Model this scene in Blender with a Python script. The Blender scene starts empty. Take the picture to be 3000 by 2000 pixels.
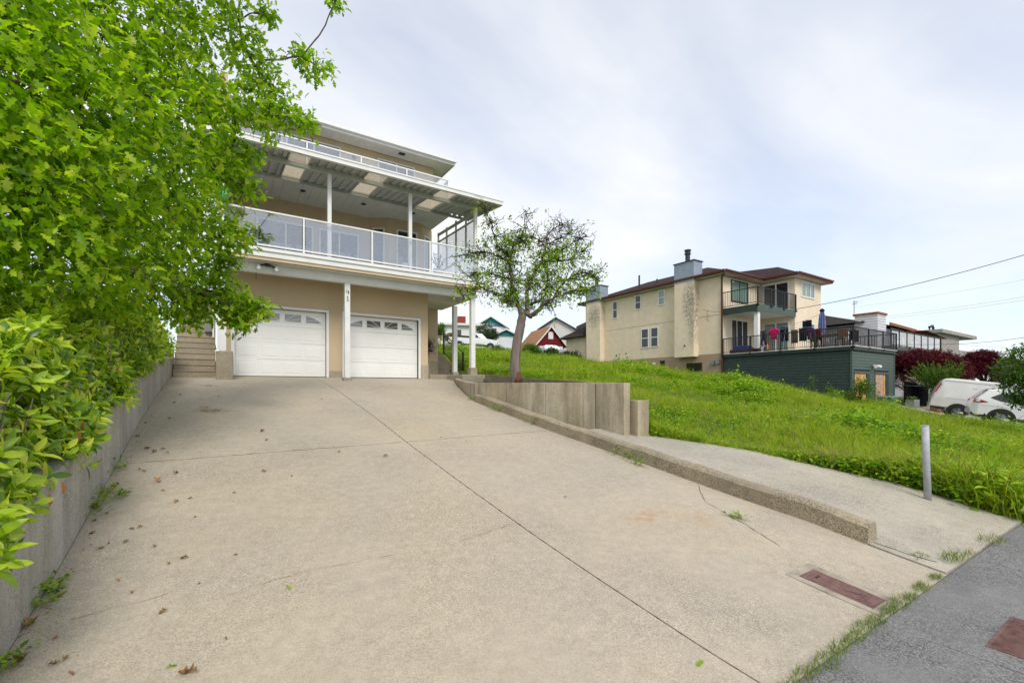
import bpy, math, random
import numpy as np
from mathutils import Vector, Matrix, Euler
R = math.radians
scene = bpy.context.scene
# ------------------------------------------------------------------ camera
cam_d = bpy.data.cameras.new('camera'); cam = bpy.data.objects.new('camera', cam_d)
scene.collection.objects.link(cam); scene.camera = cam
cam.location = (0, 0, 1.75); cam.rotation_euler = (R(90), 0, R(-33))
cam_d.lens = 16; cam_d.sensor_width = 36; cam_d.shift_y = 0.0457; cam_d.clip_start = .05; cam_d.clip_end = 3000
# ------------------------------------------------------------------ sky: thin bright overcast with pale blue gaps
SUN_EL, SUN_AZ = 46, 196            # degrees; azimuth measured clockwise from +Y
world = bpy.data.worlds.new('World'); scene.world = world; world.use_nodes = True
nt = world.node_tree; nt.nodes.clear()
def wn(t, **k):
    n = nt.nodes.new(t)
    for a, b in k.items(): setattr(n, a, b)
    return n
sky = wn('ShaderNodeTexSky', sky_type='NISHITA', sun_disc=False)
sky.sun_elevation = R(SUN_EL); sky.sun_rotation = R(SUN_AZ); sky.air_density = 1.0; sky.dust_density = .4; sky.ozone_density = 1.5
tc = wn('ShaderNodeTexCoord')
sep = wn('ShaderNodeSeparateXYZ'); nt.links.new(tc.outputs['Generated'], sep.inputs[0])
# project the view direction on a cloud layer so that clouds flatten towards the horizon
zc = wn('ShaderNodeMath', operation='MAXIMUM'); nt.links.new(sep.outputs[2], zc.inputs[0]); zc.inputs[1].default_value = 0.0
za = wn('ShaderNodeMath', operation='ADD'); nt.links.new(zc.outputs[0], za.inputs[0]); za.inputs[1].default_value = 0.22
dx = wn('ShaderNodeMath', operation='DIVIDE'); dy = wn('ShaderNodeMath', operation='DIVIDE')
nt.links.new(sep.outputs[0], dx.inputs[0]); nt.links.new(za.outputs[0], dx.inputs[1])
nt.links.new(sep.outputs[1], dy.inputs[0]); nt.links.new(za.outputs[0], dy.inputs[1])
cmb = wn('ShaderNodeCombineXYZ'); nt.links.new(dx.outputs[0], cmb.inputs[0]); nt.links.new(dy.outputs[0], cmb.inputs[1])
cmb.inputs[2].default_value = 21.4
mp = wn('ShaderNodeMapping'); nt.links.new(cmb.outputs[0], mp.inputs[0]); mp.inputs['Rotation'].default_value = (0, 0, R(28)); mp.inputs['Scale'].default_value = (.75, 1.15, 1)
n1 = wn('ShaderNodeTexNoise'); n1.inputs['Scale'].default_value = .85; n1.inputs['Detail'].default_value = 6; n1.inputs['Roughness'].default_value = .5; n1.inputs['Distortion'].default_value = .5
nt.links.new(mp.outputs[0], n1.inputs['Vector'])
n2 = wn('ShaderNodeTexNoise'); n2.inputs['Scale'].default_value = 4.2; n2.inputs['Detail'].default_value = 6; n2.inputs['Roughness'].default_value = .6; n2.inputs['Distortion'].default_value = .4
nt.links.new(mp.outputs[0], n2.inputs['Vector'])
ad = wn('ShaderNodeMath', operation='MULTIPLY_ADD'); nt.links.new(n2.outputs['Fac'], ad.inputs[0]); ad.inputs[1].default_value = .16; nt.links.new(n1.outputs['Fac'], ad.inputs[2])
cr = wn('ShaderNodeValToRGB'); nt.links.new(ad.outputs[0], cr.inputs[0])
cr.color_ramp.elements[0].position = .44; cr.color_ramp.elements[0].color = (.56, .56, .56, 1)
cr.color_ramp.elements[1].position = .76; cr.color_ramp.elements[1].color = (1, 1, 1, 1)
sc_ = wn('ShaderNodeMixRGB', blend_type='MULTIPLY'); sc_.inputs[0].default_value = 1; nt.links.new(sky.outputs[0], sc_.inputs[1]); sc_.inputs[2].default_value = (.96, 1.06, 1.17, 1)
cl = wn('ShaderNodeRGB'); cl.outputs[0].default_value = (5.6, 5.66, 5.78, 1)     # cloud radiance before the 0.1 strength
cm = wn('ShaderNodeMixRGB'); nt.links.new(cr.outputs[0], cm.inputs[0]); nt.links.new(sc_.outputs[0], cm.inputs[1]); nt.links.new(cl.outputs[0], cm.inputs[2])
bg = wn('ShaderNodeBackground'); nt.links.new(cm.outputs[0], bg.inputs[0]); bg.inputs[1].default_value = .1
wo = wn('ShaderNodeOutputWorld'); nt.links.new(bg.outputs[0], wo.inputs[0])
# ------------------------------------------------------------------ sun behind thin cloud
sd = bpy.data.lights.new('sun', 'SUN'); sd.energy = 1.5; sd.angle = R(24); sd.color = (1, .95, .88)
sun = bpy.data.objects.new('sun', sd); scene.collection.objects.link(sun); sun.location = (0, -20, 40)
_d = Vector((math.sin(R(SUN_AZ)) * math.cos(R(SUN_EL)), math.cos(R(SUN_AZ)) * math.cos(R(SUN_EL)), math.sin(R(SUN_EL))))
sun.rotation_euler = _d.to_track_quat('Z', 'Y').to_euler()
vs = scene.view_settings; vs.view_transform = 'Standard'; vs.look = 'None'; vs.gamma = 1; vs.exposure = 0.88; vs.use_curve_mapping = False
scene.render.engine = 'CYCLES'
scene.cycles.use_denoising = True; scene.cycles.max_bounces = 8; scene.cycles.transparent_max_bounces = 24
scene.cycles.diffuse_bounces = 3; scene.cycles.glossy_bounces = 3; scene.cycles.caustics_reflective = False; scene.cycles.caustics_refractive = False
# ------------------------------------------------------------------ helpers
rnd = random.Random(7); rng = np.random.default_rng(7)
COL = scene.collection
def props(o, label=None, cat=None, group=None, kind=None):
    if label: o['label'] = label
    if cat: o['category'] = cat
    if group: o['group'] = group
    if kind: o['kind'] = kind
    return o
def thing(name, label, cat, loc=(0, 0, 0), group=None, rot=(0, 0, 0)):
    o = bpy.data.objects.new(name, None); COL.objects.link(o); o.empty_display_size = .2
    o.location = loc; o.rotation_euler = rot
    return props(o, label, cat, group)
def put(o, parent):
    """parent o, keeping its world place"""
    if parent is not None:
        o.parent = parent
        o.matrix_parent_inverse = wmat(parent).inverted()
    return o
def wmat(o):
    m = Matrix.LocRotScale(o.location, o.rotation_euler, o.scale)
    if o.parent is not None: m = wmat(o.parent) @ o.matrix_parent_inverse @ m
    return m
class MB:
    def __init__(s): s.v = []; s.f = []
    def add(s, vs, fs):
        n = len(s.v); s.v += [tuple(p) for p in vs]; s.f += [tuple(i + n for i in f) for f in fs]; return s
    def hexa(s, p):   # 4 bottom (ccw from above) + 4 top
        return s.add(p, [(3, 2, 1, 0), (4, 5, 6, 7), (0, 1, 5, 4), (1, 2, 6, 5), (2, 3, 7, 6), (3, 0, 4, 7)])
    def box(s, x0, x1, y0, y1, z0, z1):
        return s.hexa([(x0, y0, z0), (x1, y0, z0), (x1, y1, z0), (x0, y1, z0), (x0, y0, z1), (x1, y0, z1), (x1, y1, z1), (x0, y1, z1)])
    def prism(s, poly, d):     # polygon (3D, any plane) extruded along vector d
        n = len(poly); d = Vector(d); a = [Vector(p) for p in poly]; b = [p + d for p in a]
        return s.add(a + b, [tuple(range(n))[::-1], tuple(range(n, 2 * n))] + [(i, (i + 1) % n, n + (i + 1) % n, n + i) for i in range(n)])
    def tube(s, pts, rad, n=8, cap=True):
        pts = [Vector(p) for p in pts]; k = len(pts)
        if not hasattr(rad, '__len__'): rad = [rad] * k
        ref = Vector((0, 0, 1)) if abs((pts[-1] - pts[0]).normalized().z) < .9 else Vector((1, 0, 0))
        V = []; F = []
        for i, p in enumerate(pts):
            t = (pts[min(i + 1, k - 1)] - pts[max(i - 1, 0)]).normalized()
            a = t.cross(ref).normalized(); b = t.cross(a)
            for j in range(n):
                th = 2 * math.pi * j / n; V.append(p + (a * math.cos(th) + b * math.sin(th)) * rad[i])
        for i in range(k - 1):
            for j in range(n): F.append((i * n + j, i * n + (j + 1) % n, (i + 1) * n + (j + 1) % n, (i + 1) * n + j))
        if cap: F.append(tuple(range(n))[::-1]); F.append(tuple(range((k - 1) * n, k * n)))
        return s.add(V, F)
    def lathe(s, c, prof, n=16, axis='z'):   # prof: (radius, height)
        V = []; F = []; c = Vector(c)
        for r, h in prof:
            for j in range(n):
                th = 2 * math.pi * j / n; q = (r * math.cos(th), r * math.sin(th), h)
                if axis == 'x': q = (q[2], q[0], q[1])
                if axis == 'y': q = (q[1], q[2], q[0])
                V.append(c + Vector(q))
        for i in range(len(prof) - 1):
            for j in range(n): F.append((i * n + j, i * n + (j + 1) % n, (i + 1) * n + (j + 1) % n, (i + 1) * n + j))
        F.append(tuple(range(n))[::-1]); F.append(tuple(range((len(prof) - 1) * n, len(prof) * n)))
        return s.add(V, F)
    def build(s, name, mat, parent=None, smooth=False, bevel=0, local=False):
        me = bpy.data.meshes.new(name); me.from_pydata(s.v, [], s.f); me.update()
        if mat: me.materials.append(mat)
        if smooth: me.polygons.foreach_set('use_smooth', [True] * len(me.polygons))
        o = bpy.data.objects.new(name, me); COL.objects.link(o)
        if bevel:
            m = o.modifiers.new('bevel', 'BEVEL'); m.width = bevel; m.segments = 2; m.limit_method = 'ANGLE'
        if local: o.parent = parent
        else: put(o, parent)
        return o
_cube = {}
def bx(name, mat, parent, x0, x1, y0, y1, z0, z1, rot=None):
    """box part sharing one unit cube per material"""
    me = _cube.get(mat.name)
    if me is None:
        b = MB().box(-.5, .5, -.5, .5, -.5, .5); me = bpy.data.meshes.new('unit_box'); me.from_pydata(b.v, [], b.f); me.materials.append(mat); _cube[mat.name] = me
    o = bpy.data.objects.new(name, me); COL.objects.link(o)
    o.location = ((x0 + x1) / 2, (y0 + y1) / 2, (z0 + z1) / 2); o.scale = (abs(x1 - x0), abs(y1 - y0), abs(z1 - z0))
    if rot: o.rotation_euler = rot
    return put(o, parent)
def bar(name, mat, parent, a, b, w, h=None):
    """straight bar of w x h between two points"""
    a = Vector(a); b = Vector(b); d = b - a
    o = bx(name, mat, None, -.5, .5, -.5, .5, -.5, .5)
    o.location = (a + b) / 2; o.scale = (w, h or w, d.length); 
    o.rotation_euler = d.to_track_quat('Z', 'Y').to_euler()
    return put(o, parent)
def fastmesh(name, V, F, mat, parent=None, smooth=False, mats=None, midx=None):
    V = np.asarray(V, dtype=np.float32); F = np.asarray(F, dtype=np.int32); k = F.shape[1]
    me = bpy.data.meshes.new(name); me.vertices.add(len(V)); me.vertices.foreach_set('co', V.ravel())
    me.loops.add(F.size); me.loops.foreach_set('vertex_index', F.ravel())
    me.polygons.add(len(F)); me.polygons.foreach_set('loop_start', np.arange(0, F.size, k, dtype=np.int32))
    me.polygons.foreach_set('use_smooth', np.full(len(F), bool(smooth)))
    for m in (mats or [mat]): me.materials.append(m)
    if midx is not None: me.polygons.foreach_set('material_index', np.asarray(midx, dtype=np.int32))
    me.update(calc_edges=True); me.validate()
    o = bpy.data.objects.new(name, me); COL.objects.link(o)
    return put(o, parent)
def scatter(T, TF, P, Rm, S):
    """template T (k,3), faces TF; N places P, rotations Rm (N,3,3), scales S (N,)"""
    V = np.einsum('nij,kj->nki', Rm, T) * S[:, None, None] + P[:, None, :]
    F = TF[None] + (np.arange(len(P)) * len(T))[:, None, None]
    return V.reshape(-1, 3), F.reshape(-1, TF.shape[1])
def frames(d, up):
    """rotation matrices whose y axis is d and whose z axis leans to up"""
    d = d / np.linalg.norm(d, axis=1, keepdims=True); x = np.cross(d, up); x /= np.linalg.norm(x, axis=1, keepdims=True) + 1e-9
    z = np.cross(x, d); return np.stack([x, d, z], axis=2)
def unit(n):
    v = rng.normal(size=(n, 3)); return v / np.linalg.norm(v, axis=1, keepdims=True)
# ------------------------------------------------------------------ materials
M = {}
def mat(name, col, rough=.7, spec=.3, var=.12, scale=3., bump=0., bscale=60., metal=0., col2=None, detail=5., streak=False, speck=0., speck_scale=220., var2=None):
    """diffuse paint/stone/wood: base colour broken by large and small noise, with fine relief"""
    m = bpy.data.materials.new(name); m.use_nodes = True; t = m.node_tree; t.nodes.clear()
    def N(ty, **k):
        n = t.nodes.new(ty)
        for a, b in k.items(): setattr(n, a, b)
        return n
    L = t.links.new
    out = N('ShaderNodeOutputMaterial'); p = N('ShaderNodeBsdfPrincipled'); L(p.outputs[0], out.inputs[0])
    p.inputs['Roughness'].default_value = rough; p.inputs['Specular IOR Level'].default_value = spec; p.inputs['Metallic'].default_value = metal
    g = N('ShaderNodeNewGeometry'); src = g.outputs['Position']
    if streak:
        mpn = N('ShaderNodeMapping'); L(src, mpn.inputs[0]); mpn.inputs['Scale'].default_value = (1, 1, .12); ssrc = mpn.outputs[0]
    else: ssrc = src
    no = N('ShaderNodeTexNoise'); L(ssrc, no.inputs['Vector']); no.inputs['Scale'].default_value = scale; no.inputs['Detail'].default_value = detail; no.inputs['Roughness'].default_value = .62
    ramp = N('ShaderNodeValToRGB'); L(no.outputs['Fac'], ramp.inputs[0])
    c = Vector(col); c2 = Vector(col2) if col2 else c * (1 - 2 * var)
    ramp.color_ramp.elements[0].position = .32; ramp.color_ramp.elements[1].position = .68
    ramp.color_ramp.elements[0].color = (*c2, 1); ramp.color_ramp.elements[1].color = (*(c * (1 + var)), 1)
    cur = ramp.outputs[0]
    if speck:
        n3 = N('ShaderNodeTexNoise'); L(src, n3.inputs['Vector']); n3.inputs['Scale'].default_value = speck_scale; n3.inputs['Detail'].default_value = 2
        r3 = N('ShaderNodeValToRGB'); L(n3.outputs['Fac'], r3.inputs[0]); e = r3.color_ramp.elements
        e[0].position = .3; e[0].color = (1 - speck, 1 - speck, 1 - speck, 1); e[1].position = .7; e[1].color = (1 + speck * .6,) * 3 + (1,)
        mx = N('ShaderNodeMixRGB', blend_type='MULTIPLY'); mx.inputs[0].default_value = 1; L(cur, mx.inputs[1]); L(r3.outputs[0], mx.inputs[2]); cur = mx.outputs[0]
    L(cur, p.inputs['Base Color'])
    if bump:
        nb = N('ShaderNodeTexNoise'); L(src, nb.inputs['Vector']); nb.inputs['Scale'].default_value = bscale; nb.inputs['Detail'].default_value = 4
        bp = N('ShaderNodeBump'); bp.inputs['Strength'].default_value = bump; bp.inputs['Distance'].default_value = .01; L(nb.outputs['Fac'], bp.inputs['Height']); L(bp.outputs[0], p.inputs['Normal'])
    M[name] = m; return m
def leafmat(name, cols, trans=.45, rough=.45, spec=.35):
    """leaf: colour picked per leaf, some light passes through"""
    m = bpy.data.materials.new(name); m.use_nodes = True; t = m.node_tree; t.nodes.clear(); L = t.links.new
    N = t.nodes.new
    out = N('ShaderNodeOutputMaterial'); p = N('ShaderNodeBsdfPrincipled'); tr = N('ShaderNodeBsdfTranslucent'); mx = N('ShaderNodeMixShader'); mx.inputs[0].default_value = trans
    g = N('ShaderNodeNewGeometry'); oi = N('ShaderNodeObjectInfo'); ad = N('ShaderNodeMath'); ad.operation = 'ADD'; fr = N('ShaderNodeMath'); fr.operation = 'FRACT'
    L(g.outputs['Random Per Island'], ad.inputs[0]); L(oi.outputs['Random'], ad.inputs[1]); L(ad.outputs[0], fr.inputs[0])
    ra = N('ShaderNodeValToRGB'); L(fr.outputs[0], ra.inputs[0]); e = ra.color_ramp.elements
    while len(e) < len(cols): e.new(.5)
    for i, c in enumerate(cols): e[i].position = c[3] if len(c) > 3 else i / (len(cols) - 1); e[i].color = (*c[:3], 1)
    L(ra.outputs[0], p.inputs['Base Color']); p.inputs['Roughness'].default_value = rough; p.inputs['Specular IOR Level'].default_value = spec
    b = N('ShaderNodeMixRGB'); b.blend_type = 'MULTIPLY'; b.inputs[0].default_value = 1; L(ra.outputs[0], b.inputs[1]); b.inputs[2].default_value = (1.12, 1.25, .4, 1)
    L(b.outputs[0], tr.inputs[0]); L(p.outputs[0], mx.inputs[1]); L(tr.outputs[0], mx.inputs[2]); L(mx.outputs[0], out.inputs[0])
    M[name] = m; return m
def glassmat(name, tint=(.9, .93, .92), refl=.06, rough=0., dark=None):
    """thin pane: see-through with Fresnel reflection; dark: opaque backing colour of an unlit room; garage panes have a grey reflection painted in"""
    m = bpy.data.materials.new(name); m.use_nodes = True; t = m.node_tree; t.nodes.clear(); L = t.links.new; N = t.nodes.new
    out = N('ShaderNodeOutputMaterial'); mx = N('ShaderNodeMixShader'); fr = N('ShaderNodeFresnel'); ge = N('ShaderNodeNewGeometry'); io = N('ShaderNodeMapRange'); L(ge.outputs['Backfacing'], io.inputs[0]); io.inputs[3].default_value = 1.5; io.inputs[4].default_value = 1 / 1.5; L(io.outputs[0], fr.inputs[0])
    gl = N('ShaderNodeBsdfGlossy'); gl.inputs['Roughness'].default_value = rough; gl.inputs['Color'].default_value = (1, 1, 1, 1)
    if dark: b = N('ShaderNodeBsdfDiffuse'); b.inputs[0].default_value = (*dark, 1)
    else: b = N('ShaderNodeBsdfTransparent'); b.inputs[0].default_value = (*tint, 1)
    a = N('ShaderNodeMath'); a.operation = 'MULTIPLY_ADD'; a.use_clamp = True; L(fr.outputs[0], a.inputs[0]); a.inputs[1].default_value = 1.0; a.inputs[2].default_value = refl
    L(a.outputs[0], mx.inputs[0]); L(b.outputs[0], mx.inputs[1]); L(gl.outputs[0], mx.inputs[2]); L(mx.outputs[0], out.inputs[0])
    M[name] = m; return m
mat('white_paint', (.74, .74, .72), .45, .35, .04, 2.5, .05, 30)
mat('white_metal', (.76, .76, .75), .35, .45, .03, 4)
mat('white_soffit', (.70, .70, .68), .5, .3, .05, 1.5)
mat('door_white', (.78, .78, .75), .5, .35, .025, 1.2, .04, 40)
mat('stucco_beige', (.56, .44, .295), .85, .15, .05, .8, .35, 90, streak=True)
mat('trim_tan', (.55, .43, .28), .6, .3, .04, 3)
mat('roof_dark', (.055, .05, .048), .9, .1, .25, 30, .6, 50)
mat('corrugated', (.52, .52, .51), .45, .4, .08, 3)
mat('beam_green', (.47, .50, .47), .5, .3, .05, 4)
mat('dark_metal', (.03, .03, .035), .45, .4, .1, 10)
mat('black_iron', (.016, .016, .019), .5, .4, .1, 10)
mat('grey_metal', (.28, .29, .30), .4, .5, .08, 8, metal=.6)
mat('interior_dark', (.05, .045, .04), .8, .1, .1, 2)
mat('curtain', (.62, .62, .58), .9, .1, .1, 6)
glassmat('rail_glass', (.95, .96, .96), .15)
_ac = glassmat('roof_acrylic', (.99, .97, .93), .02)
_t = _ac.node_tree; _o = [n for n in _t.nodes if n.type == 'OUTPUT_MATERIAL'][0]; _s = _o.inputs[0].links[0].from_socket; _tr = _t.nodes.new('ShaderNodeBsdfTranslucent'); _tr.inputs[0].default_value = (.38, .32, .23, 1)
_mx = _t.nodes.new('ShaderNodeMixShader'); _mx.inputs[0].default_value = .45; _t.links.new(_s, _mx.inputs[1]); _t.links.new(_tr.outputs[0], _mx.inputs[2]); _t.links.new(_mx.outputs[0], _o.inputs[0])
glassmat('window_glass', (.6, .64, .66), .05)
glassmat('dark_glass', dark=(.02, .022, .025), refl=.03); glassmat('garage_glass', dark=(.11, .10, .095), refl=.10)  # garage panes: greyish reflection put into the lighter backing colour
# ------------------------------------------------------------------ land
PY = [-20, 1.35, 3.3, 5, 7.45, 9, 10.5, 13, 15.2, 16.25, 30]; PZ = [-.03, -.02, .2, .45, .84, 1.12, 1.36, 1.74, 2.0, 2.13, 2.3]
LY = [-20, 1.4, 4.9, 6.5, 8.5, 10.5, 13, 15, 20, 28, 47, 65, 100, 200, 400]; LZ = [0, 0, .38, .68, 1.02, 1.42, 1.87, 2.2, 2.75, 3.9, 6.2, 7.5, 9, 10, 10]
RY = [-20, 1.4, 5.4, 7.6, 10.2, 14, 17.5, 28, 46, 65, 100, 200, 400]; RZ = [-.6, -.6, .02, .3, .95, 1.72, 2.42, 3.65, 6.05, 7.2, 8.6, 9.5, 9.5]
def smooth(y, ys, zs):
    return (np.interp(y - .5, ys, zs) + np.interp(y, ys, zs) + np.interp(y + .5, ys, zs)) / 3
def prof(x, y):
    f = np.clip((9 - y) / 4, 0, 1) * np.clip((y - 1.35) / 1.2, 0, 1)
    return smooth(y, PY, PZ) + .03 * (x - 2.7) * f
def lot(x, y):
    x = np.asarray(x, float); y = np.asarray(y, float); t = np.clip((x - 9) / 19, 0, 1)
    z = smooth(y, LY, LZ) * (1 - t) + smooth(y, RY, RZ) * t - .03 * np.clip(x - 28, 0, 30) - .07 * np.clip(x - 28, 0, 12) * np.clip((y - 32) / 8, 0, 1)
    return z + .33 * np.exp(-((x - 20) / 6) ** 2 - ((y - 9) / 4.5) ** 2)
def edge_x(y):        # where the concrete path meets the lawn
    return np.interp(y, [1.3, 2.5, 3.25, 4.9, 6.5, 7.0], [9.0, 9.3, 9.2, 8.75, 7.75, 7.5])
def street_z(x): return -.032 * np.clip(np.asarray(x, float) - 9, 0, 200)
def land(x, y):
    x = np.asarray(x, float); y = np.asarray(y, float)
    z = lot(x, y)
    zp = prof(np.minimum(x, 5.9), y) - .08
    t = np.clip((x - 5.9) / 1.6, 0, 1)
    paved = np.where(x < edge_x(y), np.where(y < 7.2, zp, zp * (1 - t) + z * t), z)
    z = np.where(x < 9.4, paved, z)
    bed = (y > 6.9) & (y < 16.4) & (x < np.interp(y, [6.9, 8.6, 11, 14.6, 16.4], [7.15, 7.45, 7.85, 8.2, 8.8])) & (x > 5.6)
    z = np.where(bed, np.minimum(z, 1.55), z)
    bank = prof(-1.1, y) + .62 + .12 * np.clip(-1.3 - x, 0, 30)
    z = np.where(x < -1.3, bank, z)
    z = np.where((x < 8.6) & (y > 16.0), np.minimum(z, 2.0), z)
    fr = np.clip((y - 1.35) / .4, 0, 1)
    return np.where(y < 1.75, (street_z(x) - .08) * (1 - fr) + z * fr, z)
def grid(name, xs, ys, zf, material, kind='structure', thick=0):
    X, Y = np.meshgrid(xs, ys); Z = zf(X, Y); V = np.stack([X, Y, Z], -1).reshape(-1, 3); w = len(xs)
    F = [(j * w + i, j * w + i + 1, (j + 1) * w + i + 1, (j + 1) * w + i) for j in range(len(ys) - 1) for i in range(w - 1)]
    o = fastmesh(name, V, F, material, smooth=True)
    if kind: o['kind'] = kind
    return o
def concrete(name, c_light, c_dark, warm, agg=.35, scale=.5, agg_scale=190., rust=None, streaks=0):
    m = bpy.data.materials.new(name); m.use_nodes = True; t = m.node_tree; t.nodes.clear(); L = t.links.new; N = t.nodes.new
    out = N('ShaderNodeOutputMaterial'); p = N('ShaderNodeBsdfPrincipled'); L(p.outputs[0], out.inputs[0]); p.inputs['Roughness'].default_value = .85; p.inputs['Specular IOR Level'].default_value = .2
    g = N('ShaderNodeNewGeometry'); src = g.outputs['Position']
    def noise(sc, de, ro=.6, vec=src):
        n = N('ShaderNodeTexNoise'); L(vec, n.inputs['Vector']); n.inputs['Scale'].default_value = sc; n.inputs['Detail'].default_value = de; n.inputs['Roughness'].default_value = ro; return n.outputs['Fac']
    def ramp(f, a, ca, b, cb):
        r = N('ShaderNodeValToRGB'); L(f, r.inputs[0]); e = r.color_ramp.elements; e[0].position = a; e[1].position = b
        e[0].color = (*ca, 1) if hasattr(ca, '__len__') else (ca, ca, ca, 1); e[1].color = (*cb, 1) if hasattr(cb, '__len__') else (cb, cb, cb, 1); return r.outputs[0]
    def mix(mode, fac, a, b):
        x = N('ShaderNodeMixRGB'); x.blend_type = mode
        if hasattr(fac, 'links'): L(fac, x.inputs[0])
        else: x.inputs[0].default_value = fac
        L(a, x.inputs[1])
        if hasattr(b, 'links'): L(b, x.inputs[2])
        else: x.inputs[2].default_value = (*b, 1)
        return x.outputs[0]
    base = ramp(noise(scale, 8, .65), .3, c_dark, .68, c_light)
    base = mix('MIX', ramp(noise(scale * .6, 5), .45, 0, .75, .7), base, warm)
    base = mix('MULTIPLY', .8, base, ramp(noise(9, 6, .7), .25, .8, .75, 1.1))
    vo = N('ShaderNodeTexVoronoi'); L(src, vo.inputs['Vector']); vo.inputs['Scale'].default_value = agg_scale
    wear = ramp(noise(scale * 1.7, 5), .38, .25, .66, 1.0)
    bw = N('ShaderNodeSeparateColor'); L(vo.outputs['Color'], bw.inputs[0])
    sp = ramp(bw.outputs[0], .0, 1 - agg * 1.5, 1., 1 + agg * .75)
    base = mix('MULTIPLY', wear, base, sp)
    sp2 = ramp(noise(agg_scale * .33, 3), .3, 1 - agg * .45, .72, 1 + agg * .35); base = mix('MULTIPLY', .4, base, sp2)
    if streaks:
        mp = N('ShaderNodeMapping'); L(src, mp.inputs[0]); mp.inputs['Scale'].default_value = (1, 1, .1)
        base = mix('MULTIPLY', 1, base, ramp(noise(4.5, 5, .65, mp.outputs[0]), .33, tuple(1 - streaks * q for q in (.62, .66, .74)), .6, 1.04))
        base = mix('MULTIPLY', 1, base, ramp(noise(1.1, 4, .6, mp.outputs[0]), .35, tuple(1 - streaks * q for q in (.4, .45, .56)), .62, 1.02))
    for (px, py, rx, ry, c, k) in (rust or []):
        mp = N('ShaderNodeMapping'); L(src, mp.inputs[0]); mp.inputs['Location'].default_value = (-px / rx, -py / ry, 0); mp.inputs['Scale'].default_value = (1 / rx, 1 / ry, 0)
        gr = N('ShaderNodeTexGradient'); gr.gradient_type = 'SPHERICAL'; L(mp.outputs[0], gr.inputs[0])
        mu = N('ShaderNodeMath'); mu.operation = 'MULTIPLY'; L(gr.outputs['Fac'], mu.inputs[0]); L(ramp(noise(7, 4), .4, 0, .62, k), mu.inputs[1])
        base = mix('MIX', mu.outputs[0], base, c)
    L(base, p.inputs['Base Color'])
    bp = N('ShaderNodeBump'); bp.inputs['Strength'].default_value = .35; bp.inputs['Distance'].default_value = .004; L(bw.outputs[0], bp.inputs['Height']); L(bp.outputs[0], p.inputs['Normal'])
    M[name] = m; return m
concrete('driveway_concrete', (.485, .42, .325), (.395, .35, .285), (.505, .42, .30), .30, .42, 150., rust=[(4.15, 3.55, .5, .22, (.42, .22, .10), .8), (4.6, 3.2, .35, .3, (.42, .26, .13), .6), (3.2, 8.2, 1.6, 1.6, (.46, .36, .23), .5)])
concrete('path_concrete', (.48, .435, .35), (.365, .34, .285), (.46, .405, .31), .40, .7, 150.)
concrete('wall_concrete', (.58, .51, .39), (.42, .37, .285), (.62, .52, .37), .3, 1.2, 120., streaks=.58)
concrete('kerb_concrete', (.40, .34, .24), (.25, .21, .15), (.43, .36, .25), .5, 1.5, 110.)
concrete('grey_wall_concrete', (.46, .44, .39), (.34, .33, .30), (.46, .44, .38), .35, 1.2, 130., streaks=.3)
concrete('step_concrete', (.40, .345, .255), (.29, .25, .185), (.42, .35, .25), .3, 2., 140.)
concrete('asphalt', (.25, .245, .24), (.15, .15, .15), (.25, .238, .222), .55, .8, 120.)
mat('soil', (.07, .055, .035), .95, .1, .3, 4, .5, 40)
mat('lawn_soil', (.085, .12, .028), .95, .1, .25, 1.2, .6, 20, col2=(.05, .075, .02))
mat('joint', (.045, .035, .022), .95, .1, .3, 20)
xs = np.unique(np.concatenate([np.linspace(-160, -12, 14), np.linspace(-12, 40, 131), np.linspace(40, 330, 24)]))
ys = np.unique(np.concatenate([np.linspace(-60, -2, 9), np.linspace(-2, 32, 104), np.linspace(32, 110, 40), np.linspace(110, 500, 14)]))
grid('ground', xs, ys, land, M['lawn_soil'])
# street
st = grid('street', np.linspace(-60, 150, 106), np.linspace(-9, 1.35, 12), lambda x, y: street_z(x) + 0 * y, M['asphalt'])
# driveway: concrete bays with open joints between them
dw = MB(); xb = [-1.04, 2.70, 5.76]; yb = [1.36, 7.45, 17.4]
drive = bpy.data.objects.new('driveway', None); COL.objects.link(drive); drive.location = (2.4, 1.4, 0); drive['kind'] = 'structure'
def slab(name, x0, x1, y0, y1, zf, material, parent, nx=8, ny=14, depth=.12, xr=None):
    xs_ = np.linspace(0, 1, nx); ys_ = np.linspace(y0, y1, ny); V = []; F = []
    for y in ys_:
        a = x0(y) if callable(x0) else x0; b = x1(y) if callable(x1) else x1
        for q in xs_: x = a + (b - a) * q; V.append((x, y, float(zf(x, y))))
    n = len(V); V += [(a, b, c - depth) for a, b, c in V]
    for j in range(ny - 1):
        for i in range(nx - 1): F.append((j * nx + i, j * nx + i + 1, (j + 1) * nx + i + 1, (j + 1) * nx + i))
    rim = [i for i in range(nx)] + [j * nx + nx - 1 for j in range(1, ny)] + [(ny - 1) * nx + i for i in range(nx - 2, -1, -1)] + [j * nx for j in range(ny - 2, 0, -1)]
    for k in range(len(rim)): a, b = rim[k], rim[(k + 1) % len(rim)]; F.append((a, a + n, b + n, b))
    return fastmesh(name, V, [f for f in F], material, parent)
J = .007
def right_edge(y): return float(np.interp(y, [1.3, 10.55, 11.2, 12.2, 13.8, 15.6, 18], [5.76, 5.76, 5.9, 6.2, 6.75, 7.5, 8.0]))
for j in range(2):
    g1 = .006
    y0, y1 = yb[j] + (g1 if j else 0), yb[j + 1] - g1
    slab('slab', -1.04, 2.70 - J, y0, y1, prof, M['driveway_concrete'], drive, 8, 34)
    slab('slab', 2.70 + J, right_edge, y0, y1, prof, M['driveway_concrete'], drive, 8, 34)
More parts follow.
